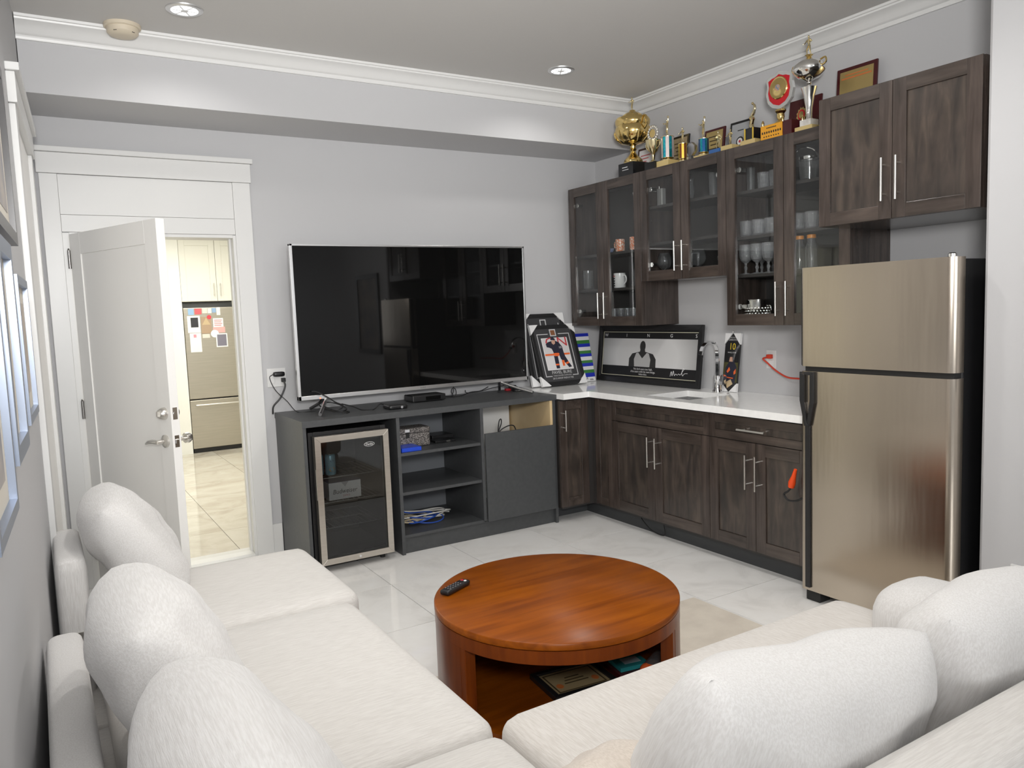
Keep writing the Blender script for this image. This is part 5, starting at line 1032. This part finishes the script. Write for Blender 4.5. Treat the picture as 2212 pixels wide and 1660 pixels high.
fabx = fabric('oatmeal weave along x', (.63,.607,.577), (.71,.69,.66), (.16,2.2,2.2)); faby = fabric('oatmeal weave along y', (.62,.585,.545), (.71,.68,.645), (2.2,.16,2.2)); fabz = fabric('oatmeal weave upright', (.64,.625,.61), (.72,.71,.70), (2.2,2.2,.16))  # one fabric; warmer and whiter tints put the flash colour into the weave
so = thing('sectional_sofa', 'large oatmeal fabric corner sofa along the left wall and the foreground', 'sofa', (-3.3,-3.2,.0))
def soft(name, x0, x1, y0, y1, z0, z1, r, m_, puff=(0,0,0), n=6, parent=None, label=None):
    return MB().rbox(((x1-x0)/2,(y1-y0)/2,(z1-z0)/2), r, n, puff=puff, c=((x0+x1)/2,(y0+y1)/2,(z0+z1)/2)).build(name, m_, parent or so, auto=180, label=label)
SZ = .44
soft('seat_cushion', -3.80,-2.905,-2.205,-1.46,.20,SZ+.012,.055,fabx,(0,0,.012))
soft('seat_cushion', -3.80,-2.945,-3.315,-2.215,.20,SZ,.060,fabx,(0,0,.02))
soft('seat_cushion', -3.80,-2.955,-4.19,-3.325,.20,SZ,.060,fabx,(0,0,.015))
soft('seat_cushion', -2.945,-1.50,-4.19,-3.27,.20,SZ,.060,faby,(0,0,.02))
for x0,x1,y0,y1 in ((-3.86,-2.93,-2.20,-1.48),(-3.86,-2.97,-4.32,-2.22),(-2.96,-1.53,-4.32,-3.30)): soft('base_frame', x0,x1,y0,y1,.045,.205,.02,fabx,n=2)
soft('back_rest', -3.905,-3.805,-1.93,-1.42,.10,.695,.035,fabz,n=4)
soft('back_rest', -3.945,-3.845,-4.36,-2.36,.10,.60,.035,fabz,n=4)
soft('back_rest', -3.84,-1.55,-4.37,-4.20,.10,.715,.060,fabx,(0,0,0),n=5)
soft('arm_rest', -1.80,-1.52,-4.19,-3.56,.30,.625,.10,fabz,(0,0,.015),n=5)
for x_,y_ in ((-3.8,-1.55),(-3.0,-1.55),(-3.8,-4.25),(-3.0,-3.45),(-1.6,-4.25),(-1.6,-3.38)): MB().lathe([(.022,.010 if x_ > -2.75 and y_ > -4.15 else 0),(.026,.05)], (x_,y_,0), 12).build('foot', rubber_m, so)
MB().box(-3.865,-3.835,-1.936,-1.931,.38,.43).build('metal_tag', steel_m, so)
# loose back cushions
def pillow(label, c, w, h, t, rz, tilt, m_, roll=0, sag=0, name='back_cushion', seed=1):
    """w along local x, h along local z, t thickness along local y; then tilt back and turn"""
    o = thing(name, label, 'cushion', c, 'loose back cushions', local=True); o.rotation_euler = (math.radians(tilt), math.radians(roll), math.radians(rz))
    rd = random.Random(seed); ph = [rd.uniform(0,6.28) for _ in range(6)]
    n = 34; mb = MB()
    for sgn in (-1,1):
        vs = []
        for i in range(n+1):
            for j in range(n+1):
                u = -1+2*i/n; v = -1+2*j/n
                prof = (max(0,1-abs(u)**2.8)*max(0,1-abs(v)**2.8))**.46
                ex = 1-.06*(1-abs(v)**2)*abs(u)**3*0-.05*(1-u*u)*abs(v)**3*0
                X = u*w/2*math.sqrt(1-.52*v*v/2)*(1-.02*(1-v*v)); Z = v*h/2*math.sqrt(1-.52*u*u/2)-sag*(1-u*u)*max(0,v)
                wr = .006*math.sin(5*u+3*v+ph[0])+.005*math.sin(9*u-4*v+ph[1])+.004*math.sin(13*v+5*u+ph[2])
                for cu, cv, q_ in ((-1,1,3),(1,1,4),(1,-1,5),(-1,-1,3)):
                    du, dv = u-cu*1.05, v-cv*1.05; dd = math.hypot(du,dv); wr += .016*math.exp(-1.9*dd)*math.sin(9*math.atan2(dv,du)+ph[q_])*min(1,2*dd)
                vs.append((X, sgn*(t/2*prof+wr*prof), Z))
        fs = []
        for i in range(n):
            for j in range(n):
                a = i*(n+1)+j; q = (a,a+n+1,a+n+2,a+1); fs.append(q if sgn < 0 else q[::-1])
        mb.add(vs, fs, 0, True)
    ob = mb.build('cushion_cover', m_, o, auto=180)
    bm = bmesh.new(); bm.from_mesh(ob.data); bmesh.ops.remove_doubles(bm, verts=bm.verts, dist=.0008); bm.to_mesh(ob.data); bm.free()
    sm_ = ob.modifiers.new('smooth', 'SMOOTH'); sm_.factor = .5; sm_.iterations = 8
    return o
fabp = fabric('oatmeal weave cushion', (.64,.625,.61), (.72,.71,.70), (.16,2.2,2.2))
fabp2 = fabric('oatmeal weave cushion upright', (.64,.625,.61), (.72,.71,.70), (2.2,2.2,.16))
PILL = [
 ('large back cushion nearest the open door, leaning on the far back rest', (-3.635,-1.72,.660), .58,.53,.25, 90, -30, fabp, 0, 0, 1),
 ('large back cushion in the middle of the left sofa run', (-3.675,-3.03,.665), .66,.55,.27, 90, -26, fabp, 0, 0, 2),
 ('large back cushion at the near left, closest to the viewpoint', (-3.645,-3.80,.675), .74,.56,.29, 90, -26, fabp, 0, 0, 3),
 ('back cushion in the foreground at the left of the right sofa run', (-2.735,-4.05,.672), .73,.50,.27, 0, 22, fabp2, 7, .065, 4),
 ('back cushion at the right end of the foreground sofa run', (-2.085,-4.05,.640), .56,.47,.26, 0, 22, fabp2, 0, 0, 5),
 ('beige cushion lying low in the sofa corner', (-3.13,-3.90,.55), .44,.34,.19, 12, 38, fabric('beige weave cushion', (.60,.53,.46), (.68,.61,.54), (2.2,.16,2.2)), 0, 0, 6)]
for lb,c,w,h,t_,rz,ti,m_,ro,sg,sd in PILL: pillow(lb,c,w,h,t_,rz,ti,m_,ro,sg,seed=sd)
